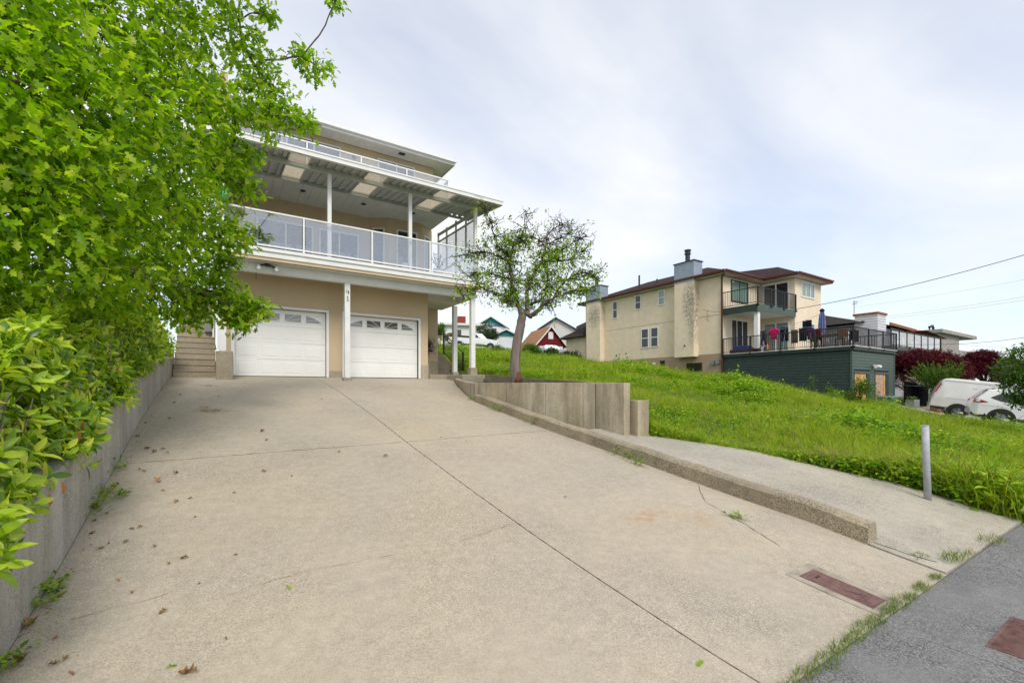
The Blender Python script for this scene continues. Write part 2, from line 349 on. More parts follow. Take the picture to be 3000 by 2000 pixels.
# dirt packed in the joints
jb = MB()
for y in np.arange(1.4, 16.2, .2): jb.box(2.70 - J, 2.70 + J, y, y + .2, float(prof(2.7, y)) - .05, float(prof(2.7, y + .1)) - .012)
[jb.box(-1.03 + .4 * k, -.63 + .4 * k, 7.44, 7.46, .6, float(prof(-.83 + .4 * k, 7.45)) - .016) for k in range(17)]
jb.build('joint_filler', M['joint'], drive)
# hairline cracks: thin ragged ribbons of dirt
def crack(pts, w, zf=prof):
    b = MB(); P = []
    for (x0, y0), (x1, y1) in zip(pts[:-1], pts[1:]):
        n = max(2, int(math.hypot(x1 - x0, y1 - y0) / .09))
        for i in range(n): t = i / n; P.append((x0 + (x1 - x0) * t + rnd.uniform(-.014, .014), y0 + (y1 - y0) * t + rnd.uniform(-.014, .014)))
    for (a, c), (d, e) in zip(P[:-1], P[1:]):
        ww = w * rnd.uniform(.3, 1.2); nx, ny = -(e - c), d - a; l = math.hypot(nx, ny) + 1e-6; nx *= ww / l; ny *= ww / l
        q = [(a - nx, c - ny), (d - nx, e - ny), (d + nx, e + ny), (a + nx, c + ny)]
        b.add([(u, v, float(zf(u, v)) + .003) for u, v in q], [(0, 1, 2, 3)])
    return b.build('crack', M['joint'], drive)
crack([(5.74, 4.0), (5.2, 3.5), (5.0, 2.9), (4.75, 2.3)], .0035)
crack([(-1.02, 7.45), (.8, 7.45), (2.68, 7.45)], .004); crack([(2.72, 7.45), (4.2, 7.45), (5.75, 7.45)], .0035); crack([(2.65, 4.05), (1.9, 3.95)], .0016); crack([(1.3, 4.0), (.6, 4.06), (.1, 4.0)], .0013); crack([(-.2, 4.2), (-.9, 4.1)], .0013)
crack([(3.4, 12.5), (4.2, 13.6), (4.4, 14.6)], .003)
crack([(5.87, 1.97), (5.9, 1.7), (6.0, 1.4)], .006, lambda x, y: prof(5.9, y) + .012)
# path beyond the kerb
def path_z(x, y): return prof(5.9, y) + .012 + 0 * x
slab('path', lambda y: 5.775 if y < 1.98 else 5.98, lambda y: float(edge_x(y)), 1.37, 7.3, path_z, M['path_concrete'], None, 8, 60, .15)['kind'] = 'structure'
slab('neighbour_driveway', 28.6, 48, 1.36, 9.9, lambda x, y: lot(x, y) + .05, M['path_concrete'], None, 16, 16, .2)['kind'] = 'structure'
# kerb: one low cast wall with worn arris
kb = MB(); ring = []
kys = np.linspace(1.98, 10.75, 60)
for y in kys:
    z = float(prof(5.8, y)); h = .215 + .006 * math.sin(y * 5.1) + rnd.uniform(-.004, .004); o = rnd.uniform(-.003, .003)
    ring.append([(5.76 + o, y, z - .15), (5.985, y, z - .15), (5.985, y, z + h - .03), (5.955, y, z + h), (5.80 + o, y, z + h + .002), (5.765 + o, y, z + h - .035)])
V = [p for r_ in ring for p in r_]; F = []
for i in range(len(ring) - 1):
    for j in range(6): F.append((i * 6 + j, i * 6 + (j + 1) % 6, (i + 1) * 6 + (j + 1) % 6, (i + 1) * 6 + j))
F += [(0, 1, 2, 3, 4, 5)[::-1], tuple(range((len(ring) - 1) * 6, len(ring) * 6))]
kb.add(V, F); props(kb.build('kerb', M['kerb_concrete'], smooth=False), 'low stained concrete kerb along the right edge of the driveway', 'kerb')
# left retaining wall
rw = MB(); V = []; F = []; lys = np.linspace(.6, 16.6, 60)
for y in lys:
    z = float(prof(-1.1, y)); t = z + .75 + .004 * math.sin(y * 3)
    V += [(-1.045, y, z - .3), (-1.045, y, t - .02), (-1.065, y, t), (-1.24, y, t), (-1.26, y, t - .02), (-1.26, y, z - .3)]
for i in range(len(lys) - 1):
    for j in range(6): F.append((i * 6 + j, (i + 1) * 6 + j, (i + 1) * 6 + (j + 1) % 6, i * 6 + (j + 1) % 6))
F += [tuple(range(6)), tuple(range((len(lys) - 1) * 6, len(lys) * 6))[::-1]]
rw.add(V, F); props(rw.build('retaining_wall', M['grey_wall_concrete']), 'grey concrete retaining wall under the laurel hedge', 'wall')
# planter wall with bend, board marks and lower pier
def wallstrip(mb, pts, thick, z0, z1):
    """pts (x,y), z0/z1 lists; wall body lies to the left of the travel direction"""
    n = len(pts); off = []
    for i in range(n):
        a = Vector(pts[max(i - 1, 0)]); c = Vector(pts[min(i + 1, n - 1)]); d = (c - a).normalized(); off.append((pts[i][0] - d.y * thick, pts[i][1] + d.x * thick))
    V = []
    for i in range(n): V += [(*pts[i], z0[i]), (*pts[i], z1[i]), (*off[i], z1[i]), (*off[i], z0[i])]
    F = []
    for i in range(n - 1):
        for j in range(4): F.append((i * 4 + j, (i + 1) * 4 + j, (i + 1) * 4 + (j + 1) % 4, i * 4 + (j + 1) % 4)[::-1])
    F += [(0, 1, 2, 3)[::-1], tuple(range((n - 1) * 4, n * 4))]
    mb.add(V, F)
pl = thing('planter_wall', 'tall stained concrete planter wall below the pruned fruit tree', 'wall', (6.6, 8.6, .9))
w = MB(); wallstrip(w, [(7.06, 6.62), (7.0, 7.4)], -.2, [.5, .6], [1.862, 1.872]); b_ = w
b_.build('end_panel', M['wall_concrete'], pl, bevel=.012)
# front face cast in four bays that meet in fine vertical seams
P0, P1 = Vector((7.0, 7.41)), Vector((5.9, 10.28)); cuts = [0, .10, .42, .80, 1.]
for a, c in zip(cuts[:-1], cuts[1:]):
    qa, qc = P0.lerp(P1, a + .002), P0.lerp(P1, c - .002); w = MB()
    wallstrip(w, [tuple(qa), tuple(qc)], -.2, [.6, .6], [1.875 + .02 * a, 1.875 + .02 * c]); w.build('cast_bay', M['wall_concrete'], pl, bevel=.008)
w = MB(); cv = [(5.9, 10.29), (5.84, 10.8), (5.95, 11.3), (6.2, 12.1), (6.75, 13.7), (7.35, 15.2)]
wallstrip(w, cv, -.2, [.9, 1.0, 1.2, 1.4, 1.6, 1.8], [1.895, 1.895, 1.905, 1.94, 2.02, 2.12]); w.build('curved_low_wall', M['wall_concrete'], pl, bevel=.012)
w = MB().box(7.285, 7.62, 6.45, 6.68, .4, 1.50); props(w.build('wall_pier', M['wall_concrete'], bevel=.012), 'short weathered concrete pier beside the tall planter wall', 'pier')
w = MB(); wallstrip(w, [(7.3, 6.9), (7.6, 8.6), (8.0, 11), (8.3, 14.6)], -.09, [1.2, 1.3, 1.6, 2.0], [1.80, 1.93, 2.03, 2.26])
props(w.build('garden_edging', M['kerb_concrete']), 'thin concrete edging between the planter bed and the grass', 'edging')
mat('weed_fabric', (.035, .042, .05), .8, .2, .3, 3, .4, 14)
fb = MB(); pts = [(7.05, 6.85), (7.0, 7.5), (6.05, 10.2), (6.03, 10.8), (6.15, 11.4), (6.4, 12.1), (6.95, 13.7), (7.5, 15.2), (8.25, 14.6), (7.95, 11), (7.55, 8.6), (7.25, 6.95)]
c0 = (7.0, 10.5, 1.86); fb.add([c0] + [(x, y, 1.80 + .03 * max(0, y - 9)) for x, y in pts], [(0, i + 1, (i + 1) % len(pts) + 1) for i in range(len(pts))][::1])
fo = fb.build('planter_bed', M['weed_fabric']); fo['kind'] = 'structure'
# ------------------------------------------------------------------ the house with two garage doors
H = thing('house', 'beige stucco three storey house with two white garage doors and glass railed decks', 'house', (4, 16.3, 2.1))
GY = 16.25
w = MB(); ZT = 5.38
for a, c in ((.10, .45), (3.10, 3.70), (6.36, 6.74)): w.box(a, c, GY, GY + .2, 2.12, ZT)
w.box(.45, 3.10, GY, GY + .2, 4.29, ZT); w.box(3.70, 6.36, GY, GY + .2, 4.29, ZT)
w.box(.10, .3, GY + .2, 28, 2.0, 11.42)              # left flank
w.box(6.54, 6.74, GY + .2, 18.0, 2.1, 5.13)
w.box(6.74, 7.92, 18.0, 18.2, 2.9, 5.13); w.box(7.72, 7.92, 18.2, 28, 2.1, 5.38)
w.build('garage_wall', M['stucco_beige'], H)
w = MB(); w.box(6.742, 7.925, 17.985, 18.2, 2.0, 2.9); w.build('concrete_footing', M['wall_concrete'], H)
w = MB(); w.box(3.18, 3.62, GY - .012, GY, 2.0, 2.34); w.build('concrete_footing', M['step_concrete'], H)
w = MB(); w.box(6.445, 6.76, GY - .015, GY, 2.0, 2.62); w.build('concrete_footing', M['wall_concrete'], H)
w = MB(); w.box(-.02, .40, GY - 1.16, GY - .002, 1.7, 2.80); w.build('concrete_stub', M['step_concrete'], H, bevel=.03)
# main walls of the two living floors: straight on the left, faceted bay on the right
bay = [(.1, 18.7), (5.2, 18.75), (5.9, 18.3), (7.3, 18.25), (8.0, 18.85)]
w = MB()
for (a, b), (c, d) in zip(bay[:-1], bay[1:]):
    w.hexa([(a, b, 5.6), (c, d, 5.6), (c, d + .2, 5.6), (a, b + .2, 5.6), (a, b, 8.72), (c, d, 8.72), (c, d + .2, 8.72), (a, b + .2, 8.72)])
w.box(7.8, 8.0, 18.87, 28, 5.4, 8.72); w.build('first_floor_wall', M['stucco_beige'], H)
w = MB(); w.box(.3, 8.0, 18.7, 18.9, 8.98, 11.42); w.box(7.8, 8.0, 18.9, 28, 8.98, 11.42); w.build('upper_floor_wall', M['stucco_beige'], H)
def window(parent, P, Q, z0, z1, fr=.06, panes=2, out=(0, -1), glass='dark_glass', frame='white_paint', name='window', depth=.05, curtain=None):
    """framed window on a wall from P to Q (x,y); out = outward normal"""
    P = Vector(P); Q = Vector(Q); d = (Q - P); Lh = d.length; d = d / Lh; o = Vector(out)
    wo = bpy.data.objects.new(name, None); COL.objects.link(wo); m = (P + Q) / 2; wo.location = (m.x, m.y, z0); put(wo, parent)
    def piece(nm, s0, s1, a, b, o0, o1, mt):
        q = [P + d * s0 + o * o1, P + d * s1 + o * o1, P + d * s1 + o * o0, P + d * s0 + o * o0]
        MB().hexa([(v.x, v.y, a) for v in q] + [(v.x, v.y, b) for v in q]).build(nm, M[mt], wo)
    piece('frame', 0, Lh, z1 - fr, z1, .002, depth, frame); piece('frame', 0, Lh, z0, z0 + fr, .002, depth, frame)
    piece('frame', 0, fr, z0 + fr, z1 - fr, .002, depth, frame); piece('frame', Lh - fr, Lh, z0 + fr, z1 - fr, .002, depth, frame)
    for k in range(1, panes):
        s = Lh * k / panes; piece('mullion', s - fr * .45, s + fr * .45, z0 + fr, z1 - fr, .002, depth * .8, frame)
    for k in range(panes):
        s0 = max(fr, Lh * k / panes + (fr * .45 if k else 0)); s1 = min(Lh - fr, Lh * (k + 1) / panes - (fr * .45 if k < panes - 1 else 0))
        piece('pane', s0, s1, z0 + fr, z1 - fr, .004, depth * .35, glass)
        if curtain and k in curtain: piece('blind', s0 + .02, s1 - .02, z0 + fr + .02, z1 - fr - .02, depth * .36, depth * .42, 'curtain')
    return wo
window(H, (1.2, 18.7), (3.1, 18.7), 5.76, 7.9, panes=2); window(H, (3.3, 18.72), (4.8, 18.73), 6.3, 7.9, panes=2)
bn = lambda a, c: tuple(Vector((c[1] - a[1], -(c[0] - a[0]))).normalized())
for (a, c, t0, t1) in ((bay[1], bay[2], .2, .8), (bay[2], bay[3], .22, .85), (bay[3], bay[4], .15, .75)):
    A = Vector(a); C = Vector(c); n_ = Vector((C.y - A.y, -(C.x - A.x))).normalized()
    window(H, A.lerp(C, t0), A.lerp(C, t1), 6.1, 8.28, panes=1, out=n_)
for a, c, p in ((1.0, 2.05, 1), (2.15, 4.1, 2), (5.55, 7.15, 2)): window(H, (a, 18.7), (c, 18.7), 9.02 if p == 2 and a < 3 else 9.8, 11.2, panes=p)
# garage doors
def garage_door(x0, x1, zb, label):
    g = bpy.data.objects.new('garage_door', None); COL.objects.link(g); g.location = ((x0 + x1) / 2, GY, zb); put(g, H)
    t = .08
    for q in ((x0 - t, x0, zb - .02, 4.29), (x1, x1 + t, zb - .02, 4.29), (x0 - t, x1 + t, 4.29, 4.37)):
        bx('trim', M['white_paint'], g, q[0], q[1], GY - .03, GY + .19, q[2], q[3])
    hh = (4.285 - zb) / 4; yf = GY + .10
    for k in range(4):
        z0 = zb + hh * k + .004; z1 = zb + hh * (k + 1) - .004
        if k < 3:
            bx('door_panel', M['door_white'], g, x0 + .01, x1 - .01, yf, yf + .05, z0, z1)
            for c in range(4):      # pressed long panels
                a = x0 + .12 + (x1 - x0 - .12) * c / 4; b = a + (x1 - x0 - .12) / 4 - .14
                m_ = MB(); a0, b0, c0, c1 = a, b, z0 + .1, z1 - .1; e = .012
                m_.add([(a0, yf - .002, c0), (b0, yf - .002, c0), (b0, yf - .002, c1), (a0, yf - .002, c1), (a0 + e, yf - .006, c0 + e), (b0 - e, yf - .006, c0 + e), (b0 - e, yf - .006, c1 - e), (a0 + e, yf - .006, c1 - e)],
                       [(0, 1, 5, 4), (1, 2, 6, 5), (2, 3, 7, 6), (3, 0, 4, 7), (4, 5, 6, 7)]); m_.build('raised_field', M['door_white'], g)
        else:
            # glazed top section: rails, stiles, four lights with sunburst bars
            n = 4; sw = .09; lw = (x1 - x0 - .02 - sw * 5) / 4 * 1.0
            a0, b0 = z0 + .13, z1 - .10
            bx('door_rail', M['door_white'], g, x0 + .01, x1 - .01, yf, yf + .05, z0, a0); bx('door_rail', M['door_white'], g, x0 + .01, x1 - .01, yf, yf + .05, b0, z1)
            xx = x0 + .01
            cx = (x0 + x1) / 2
            for c in range(5):
                s1 = xx + sw * (1 if 0 < c < 4 else 1); bx('door_stile', M['door_white'], g, xx, s1, yf, yf + .05, a0, b0); xx = s1
                if c == 4: break
                p0, p1 = xx + .03, xx + lw - .03
                fm = MB()
                for q in ((xx, xx + .03, a0, b0), (xx + lw - .03, xx + lw, a0, b0), (xx + .03, xx + lw - .03, a0, a0 + .03), (xx + .03, xx + lw - .03, b0 - .03, b0)): fm.box(q[0], q[1], yf - .014, yf + .03, q[2], q[3])
                fm.build('window_frame', M['door_white'], g)
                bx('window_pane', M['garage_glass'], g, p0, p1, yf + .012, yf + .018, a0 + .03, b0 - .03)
                # sunburst: inner lights carry two rays, outer lights an arc-cut corner and one ray
                zl, zh = a0 + .03, b0 - .03; sgn = 1 if c < 2 else -1
                L0 = (p0, p1) if sgn > 0 else (p1, p0)         # L0[1] is the side next to the door centre
                def ray(u0, v0, u1, v1):
                    X = lambda u: L0[0] + (L0[1] - L0[0]) * u; Z = lambda v: zl + (zh - zl) * v
                    bar('sunburst_bar', M['door_white'], g, (X(u0), yf + .006, Z(v0)), (X(u1), yf + .006, Z(v1)), .028, .012)
                if c in (1, 2): ray(1, .06, .35, 1); ray(1, .06, 0, .42)
                else:
                    ray(1, .3, .2, .42)
                    Xf = lambda u: L0[0] + (L0[1] - L0[0]) * u; Zf = lambda v: zl + (zh - zl) * v
                    m_ = MB(); poly = [(0, 0), (0, 1), (1, 1), (1, .93), (.75, .84), (.5, .66), (.25, .4), (.08, .15)]
                    m_.prism([(Xf(u), yf + .004, Zf(v)) for u, v in poly], (0, .01, 0)); m_.build('arched_infill', M['door_white'], g)
                xx += lw
    return g
garage_door(.45, 3.10, 2.14, ''); garage_door(3.70, 6.36, 2.14, '')
# lower deck
dk = bpy.data.objects.new('lower_deck', None); COL.objects.link(dk); dk.location = (4, 15.5, 5.6); put(dk, H)
bx('fascia', M['white_paint'], dk, -.06, 8.22, 14.70, 14.76, 5.50, 5.74); bx('drip_edge', M['white_metal'], dk, -.08, 8.25, 14.66, 14.70, 5.655, 5.75)
bx('tan_band', M['trim_tan'], dk, -.05, 8.20, 14.73, 14.80, 5.405, 5.50)
bx('fascia', M['white_paint'], dk, 8.16, 8.22, 14.765, 18.6, 5.50, 5.74); bx('tan_band', M['trim_tan'], dk, 8.13, 8.20, 14.805, 18.6, 5.405, 5.50)
bx('deck_floor', M['white_soffit'], dk, -.05, 8.155, 14.765, 18.69, 5.60, 5.71)
x = -.04
while x < 8.1:
    bx('soffit_plank', M['white_soffit'], dk, x, x + .194, 14.81, 16.24 if x < 6.55 else 16.24, 5.385, 5.40); x += .2
bx('beam', M['white_paint'], H, -.04, 8.18, 15.10, 15.30, 5.13, 5.383)
bx('side_beam', M['white_paint'], H, 8.0, 8.178, 15.303, 18.2, 5.132, 5.383)
bx('entry_soffit', M['white_soffit'], H, 6.75, 7.99, 16.26, 17.98, 5.10, 5.13); bx('entry_soffit', M['white_soffit'], H, 6.745, 7.99, 16.245, 16.262, 5.10, 5.383)
def post(x, y, z0, z1, wd, nm='post', base=None):
    p = bx(nm, M['white_paint'], H, x - wd / 2, x + wd / 2, y - wd / 2, y + wd / 2, z0, z1)
    if base: bx('post_base', M['step_concrete'], H, x - base[0], x + base[0], y - base[0], y + base[0], base[1], z0)
    return p
post(.146, 15.2, 2.80, 5.13, .17); post(3.53, 15.2, 2.09, 5.13, .16, base=(.13, 1.9)); post(8.09, 15.2, 2.52, 5.13, .17, base=(.135, 2.0)); post(8.25, 17.05, 2.42, 5.13, .17, base=(.12, 2.2))
# house number, one digit under the other
nb = bpy.data.objects.new('house_number', None); COL.objects.link(nb); nb.location = (3.53, 15.11, 4.6); put(nb, H)
mm = MB(); y = 15.113
mm.tube([(3.515, y, 4.92), (3.475, y, 4.83), (3.585, y, 4.83)], .009, 6); mm.tube([(3.555, y, 4.89), (3.55, y, 4.76)], .009, 6); mm.build('digit', M['black_iron'], nb)
mm = MB(); mm.tube([(3.505, y, 4.66), (3.535, y, 4.70), (3.535, y, 4.56)], .010, 6); mm.tube([(3.505, y, 4.56), (3.565, y, 4.56)], .008, 6); mm.build('digit', M['black_iron'], nb)
# glass railings
def railing(parent, pts, z0, zt, posts, name='glass_railing', pw=.05):
    r = bpy.data.objects.new(name, None); COL.objects.link(r); r.location = (*pts[0], z0); put(r, parent)
    for (a, c) in zip(pts[:-1], pts[1:]):
        A = Vector(a); C = Vector(c); d = (C - A).normalized(); alongx = abs(d.x) > .5
        def bb(nm, s0, s1, t, za, zb, mt):
            p = A + d * s0; q = A + d * s1
            if alongx: bx(nm, M[mt], r, p.x, q.x, p.y - t, p.y + t, za, zb)
            else: bx(nm, M[mt], r, p.x - t, p.x + t, p.y, q.y, za, zb)
        Lh = (C - A).length; bb('top_rail', 0, Lh, .03, zt - .045, zt, 'white_metal'); bb('bottom_rail', 0, Lh, .022, z0 + .06, z0 + .105, 'white_metal')
        ss = [s for s in posts[(a, c)]]
        for s in ss: bb('rail_post', s - pw / 2, s + pw / 2, pw / 2, z0, zt - .047, 'white_metal')
        for s, e in zip(ss[:-1], ss[1:]):
            if e - s > .1: bb('glass_panel', s + pw / 2 + .02, e - pw / 2 - .02, .004, z0 + .107, zt - .048, 'rail_glass')
    return r
a, c, e = (.12, 14.74), (8.12, 14.74), (8.12, 18.5)
railing(H, [a, c, e], 5.75, 6.82, {(a, c): [.03, 2.06, 4.08, 6.07, 7.97], (c, e): [.05, 1.9, 3.7]})
a, c, e = (.12, 16.7), (7.82, 16.7), (7.82, 18.6)
railing(H, [a, c, e], 9.0, 10.1, {(a, c): [.03, 1.35, 2.45, 4.25, 5.95, 7.67], (c, e): [.05, 1.85]}, 'upper_glass_railing')
# patio roof over the lower deck
pr = bpy.data.objects.new('patio_roof', None); COL.objects.link(pr); pr.location = (4, 15.4, 8.5); put(pr, H)
RY0, RZ0, RY1, RZ1 = 14.2, 8.44, 16.64, 8.68
rz = lambda y: RZ0 + (RZ1 - RZ0) * (y - RY0) / (RY1 - RY0)
def corr(x0, x1):
    P = []; x = x0; k = 0; per = .24
    pat = [(0, 0), (.09, 0), (.115, .055), (.215, .055)]
    while x < x1 - .001:
        for dx_, dz_ in pat:
            if x + dx_ < x1: P.append((x + dx_, dz_))
        x += per
    P.append((x1, 0)); V = []; F = []
    for q, y in enumerate((RY0, RY1)):
        for (px, pz) in P: V.append((px, y, rz(y) + pz + .02))
    n = len(P)
    for i in range(n - 1): F.append((i, i + 1, n + i + 1, n + i))
    m_ = MB().add(V, F); o = m_.build('corrugated_panel', M['corrugated'], pr); sm = o.modifiers.new('thick', 'SOLIDIFY'); sm.thickness = .004; return o
sky_x = [(1.75, 2.35), (3.95, 4.62), (6.33, 7.02)]; xs_ = -.3
for s0, s1 in sky_x + [(8.70, None)]:
    corr(xs_, s0)
    if s1:
        MB().hexa([(s0 + .03, RY0, rz(RY0) + .02), (s1 - .03, RY0, rz(RY0) + .02), (s1 - .03, RY1, rz(RY1) + .02), (s0 + .03, RY1, rz(RY1) + .02), (s0 + .03, RY0, rz(RY0) + .026), (s1 - .03, RY0, rz(RY0) + .026), (s1 - .03, RY1, rz(RY1) + .026), (s0 + .03, RY1, rz(RY1) + .026)]).build('clear_panel', M['roof_acrylic'], pr)
        for xx in (s0, s1 - .03): MB().hexa([(xx, RY0, rz(RY0) - .01), (xx + .03, RY0, rz(RY0) - .01), (xx + .03, RY1, rz(RY1) - .01), (xx, RY1, rz(RY1) - .01), (xx, RY0, rz(RY0) + .06), (xx + .03, RY0, rz(RY0) + .06), (xx + .03, RY1, rz(RY1) + .06), (xx, RY1, rz(RY1) + .06)]).build('panel_frame', M['corrugated'], pr)
    xs_ = s1
bx('gutter', M['white_paint'], pr, -.35, 8.76, 14.08, 14.195, 8.41, 8.56); bx('gutter_lip', M['white_metal'], pr, -.36, 8.77, 14.06, 14.08, 8.53, 8.575)
bx('roof_beam', M['beam_green'], pr, -.2, 8.5, 14.84, 14.94, 8.36, 8.475); bx('header', M['beam_green'], pr, -.3, 8.7, 16.60, 16.66, 8.60, 8.69)
MB().hexa([(8.70, 14.2, 8.40), (8.75, 14.2, 8.40), (8.75, 16.6, 8.64), (8.70, 16.6, 8.64), (8.70, 14.2, 8.54), (8.75, 14.2, 8.54), (8.75, 16.6, 8.78), (8.70, 16.6, 8.78)]).build('side_fascia', M['white_paint'], pr)
for x in (.2, 2.93, 5.53, 8.05): bx('post', M['white_paint'], pr, x - .055, x + .055, 14.84, 14.95, 5.75, 8.358)
# glazed wind screen on the right flank of the deck
ws = bpy.data.objects.new('side_screen', None); COL.objects.link(ws); ws.location = (8.1, 16.5, 5.75); put(ws, H)
for y_ in (15.75, 16.62, 17.5, 18.35): bx('screen_post', M['beam_green'], ws, 8.07, 8.13, y_ - .03, y_ + .03, 6.83, 8.5)
bar('screen_rail', M['beam_green'], ws, (8.1, 14.95, 8.30), (8.1, 18.4, 8.42), .06, .10); bar('screen_rail', M['beam_green'], ws, (8.1, 14.95, 8.05), (8.1, 18.4, 8.10), .05, .06)
for y0_, y1_ in ((15.0, 15.72), (15.78, 16.59), (16.65, 17.47), (17.53, 18.32)): bx('screen_glass', M['rail_glass'], ws, 8.096, 8.104, y0_, y1_, 6.84, 8.02)
# upper deck: soffit boards, recessed lamps, fascia
ud = bpy.data.objects.new('upper_deck', None); COL.objects.link(ud); ud.location = (4, 17.6, 8.8); put(ud, H)
x = .12
while x < 7.9: bx('soffit_plank', M['white_soffit'], ud, x, x + .293, 16.665, 18.9 if x < 5.0 else 18.85, 8.70, 8.72); x += .3
bx('deck_floor', M['white_soffit'], ud, .1, 7.9, 16.62, 18.69, 8.73, 8.98); bx('fascia', M['white_paint'], ud, .05, 7.95, 16.56, 16.615, 8.74, 9.0)
for x_, y_ in ((2.55, 17.45), (4.65, 17.45), (6.55, 17.3)):
    d_ = MB().lathe((x_, y_, 8.68), [(.05, .015), (.085, .0), (.095, .02)], 14).build('downlight', M['dark_metal'], ud)
# roof with boxed eaves
rf = bpy.data.objects.new('roof', None); COL.objects.link(rf); rf.location = (4, 20, 11.5); put(rf, H)
x = -.6
while x < 8.6: bx('soffit_plank', M['white_soffit'], rf, x, min(x + .324, 8.62), 17.96, 18.695, 11.43, 11.445); x += .33
bx('soffit_plank', M['white_soffit'], rf, 8.005, 8.62, 18.7, 28, 11.43, 11.445)
bx('fascia', M['white_paint'], rf, -.66, 8.68, 17.92, 17.96, 11.40, 11.60); bx('gutter', M['white_metal'], rf, -.7, 8.72, 17.81, 17.92, 11.50, 11.62); bx('fascia', M['white_paint'], rf, 8.64, 8.68, 17.965, 28.2, 11.40, 11.60)
MB().add([(-.66, 17.9, 11.62), (8.7, 17.9, 11.62), (8.7, 28.2, 11.62), (-.66, 28.2, 11.62), (2.5, 22.6, 13.0), (5.5, 22.6, 13.0)], [(0, 1, 5, 4), (1, 2, 5), (2, 3, 4, 5), (3, 0, 4), (0, 3, 2, 1)]).build('shingles', M['roof_dark'], rf)
# small fittings
MB().lathe((4.6, 18.62, 10.95), [(.02, -.09), (.06, -.07), (.07, 0), (.03, .08)], 12).build('wall_lamp', M['dark_metal'], H)
MB().lathe((1.35, 18.62, 10.95), [(.02, -.09), (.06, -.07), (.07, 0), (.03, .08)], 12).build('wall_lamp', M['dark_metal'], H)
bx('soffit_vent', M['dark_metal'], H, 6.3, 6.55, 18.15, 18.35, 11.415, 11.43)
fl = bpy.data.objects.new('floodlight', None); COL.objects.link(fl); fl.location = (1.25, 15.0, 5.35); put(fl, H)
MB().tube([(1.05, 14.98, 5.30), (1.25, 15.02, 5.36), (1.45, 14.98, 5.28)], .025, 8).build('bracket', M['dark_metal'], fl); MB().lathe((1.25, 15.05, 5.31), [(.07, 0), (.07, .07)], 12).build('base', M['dark_metal'], fl)
for x_, s_ in ((1.02, -1), (1.48, 1)):
    MB().lathe((x_, 14.96, 5.22), [(.02, -.06), (.055, -.04), (.06, .02), (.035, .08), (.02, .1)], 12).build('lamp_bulb', M['white_metal'], fl, smooth=True)
MB().tube([(.98, 15.35, 5.385), (.98, 15.36, 4.95)], .008, 6).build('hanging_cable', M['dark_metal'], H)
MB().tube([(.06, 15.9, 2.9), (.06, 15.9, 5.36)], .04, 8).build('downpipe', M['white_metal'], H)
# things about the house
g = thing('glass_globe', 'green glass globe hanging in a dark ring by the left deck post', 'globe', (.12, 14.62, 7.0))
pr_ = [(.19 * math.sin(math.pi * i / 12) + .001, -.19 * math.cos(math.pi * i / 12)) for i in range(13)]
mat('green_glass', (.12, .52, .22), .12, .6, .08, 6); MB().lathe((.12, 14.6, 7.0), pr_, 20).build('globe', M['green_glass'], g, smooth=True)
MB().tube([(.12 + .21 * math.cos(t), 14.6 + .0 * t, 7.0 + .21 * math.sin(t)) for t in np.linspace(0, 2 * math.pi, 25)], .012, 6).build('ring', M['black_iron'], g)
MB().tube([(.12, 14.6, 7.21), (.12, 14.7, 8.36)], .005, 5).build('cord', M['black_iron'], g)
g = thing('gas_meter', 'grey gas meter with white pipe beside the left concrete steps', 'meter', (-.12, 17.75, 2.9))
MB().box(-.32, -.06, 17.62, 17.84, 3.55, 3.92).build('meter_body', M['grey_metal'], g, bevel=.04); MB().tube([(-.2, 17.73, 3.55), (-.2, 17.73, 2.6)], .02, 8).build('riser_pipe', M['grey_metal'], g)
MB().tube([(-.08, 17.6, 5.3), (-.08, 17.6, 3.3), (-.02, 17.6, 3.0)], .03, 8).build('white_pipe', M['white_metal'], g); MB().lathe((-.2, 17.73, 3.92), [(.04, 0), (.06, .03), (.06, .12), (.02, .14)], 10).build('regulator', M['grey_metal'], g)
MB().box(-.42, -.0, 17.45, 17.95, 2.3, 2.62).build('pipe_pad', M['step_concrete'], g)
g = thing('twig_basket', 'dark wire basket of dried twigs fixed to the pillar beside the right garage door', 'basket', (7.3, 17.9, 3.4))
m_ = MB()
for k in range(120):
    p = Vector((7.32 + rnd.gauss(0, .16), 17.88 + rnd.gauss(0, .05), 3.6 + rnd.gauss(0, .13))); q = p + Vector((rnd.gauss(0, .14), rnd.gauss(0, .06), rnd.gauss(0, .14))); m_.tube([p, (p + q) / 2 + Vector((rnd.gauss(0, .03),) * 3), q], .008, 4, False)
tw = m_.build('twigs', M['black_iron'], g); tw['kind'] = 'stuff'
mat('dry_twig', (.16, .11, .07), .9, .1, .2, 8); m_ = MB()
for k in range(60):
    p = Vector((7.32 + rnd.gauss(0, .15), 17.84 + rnd.gauss(0, .05), 3.62 + rnd.gauss(0, .12))); q = p + Vector((rnd.gauss(0, .12), rnd.gauss(0, .06), rnd.gauss(0, .1))); m_.tube([p, q], .009, 4, False)
tw = m_.build('dried_stems', M['dry_twig'], g); tw['kind'] = 'stuff'
m_ = MB(); m_.box(7.05, 7.6, 17.8, 17.98, 3.28, 3.36); m_.build('basket_tray', M['black_iron'], g)
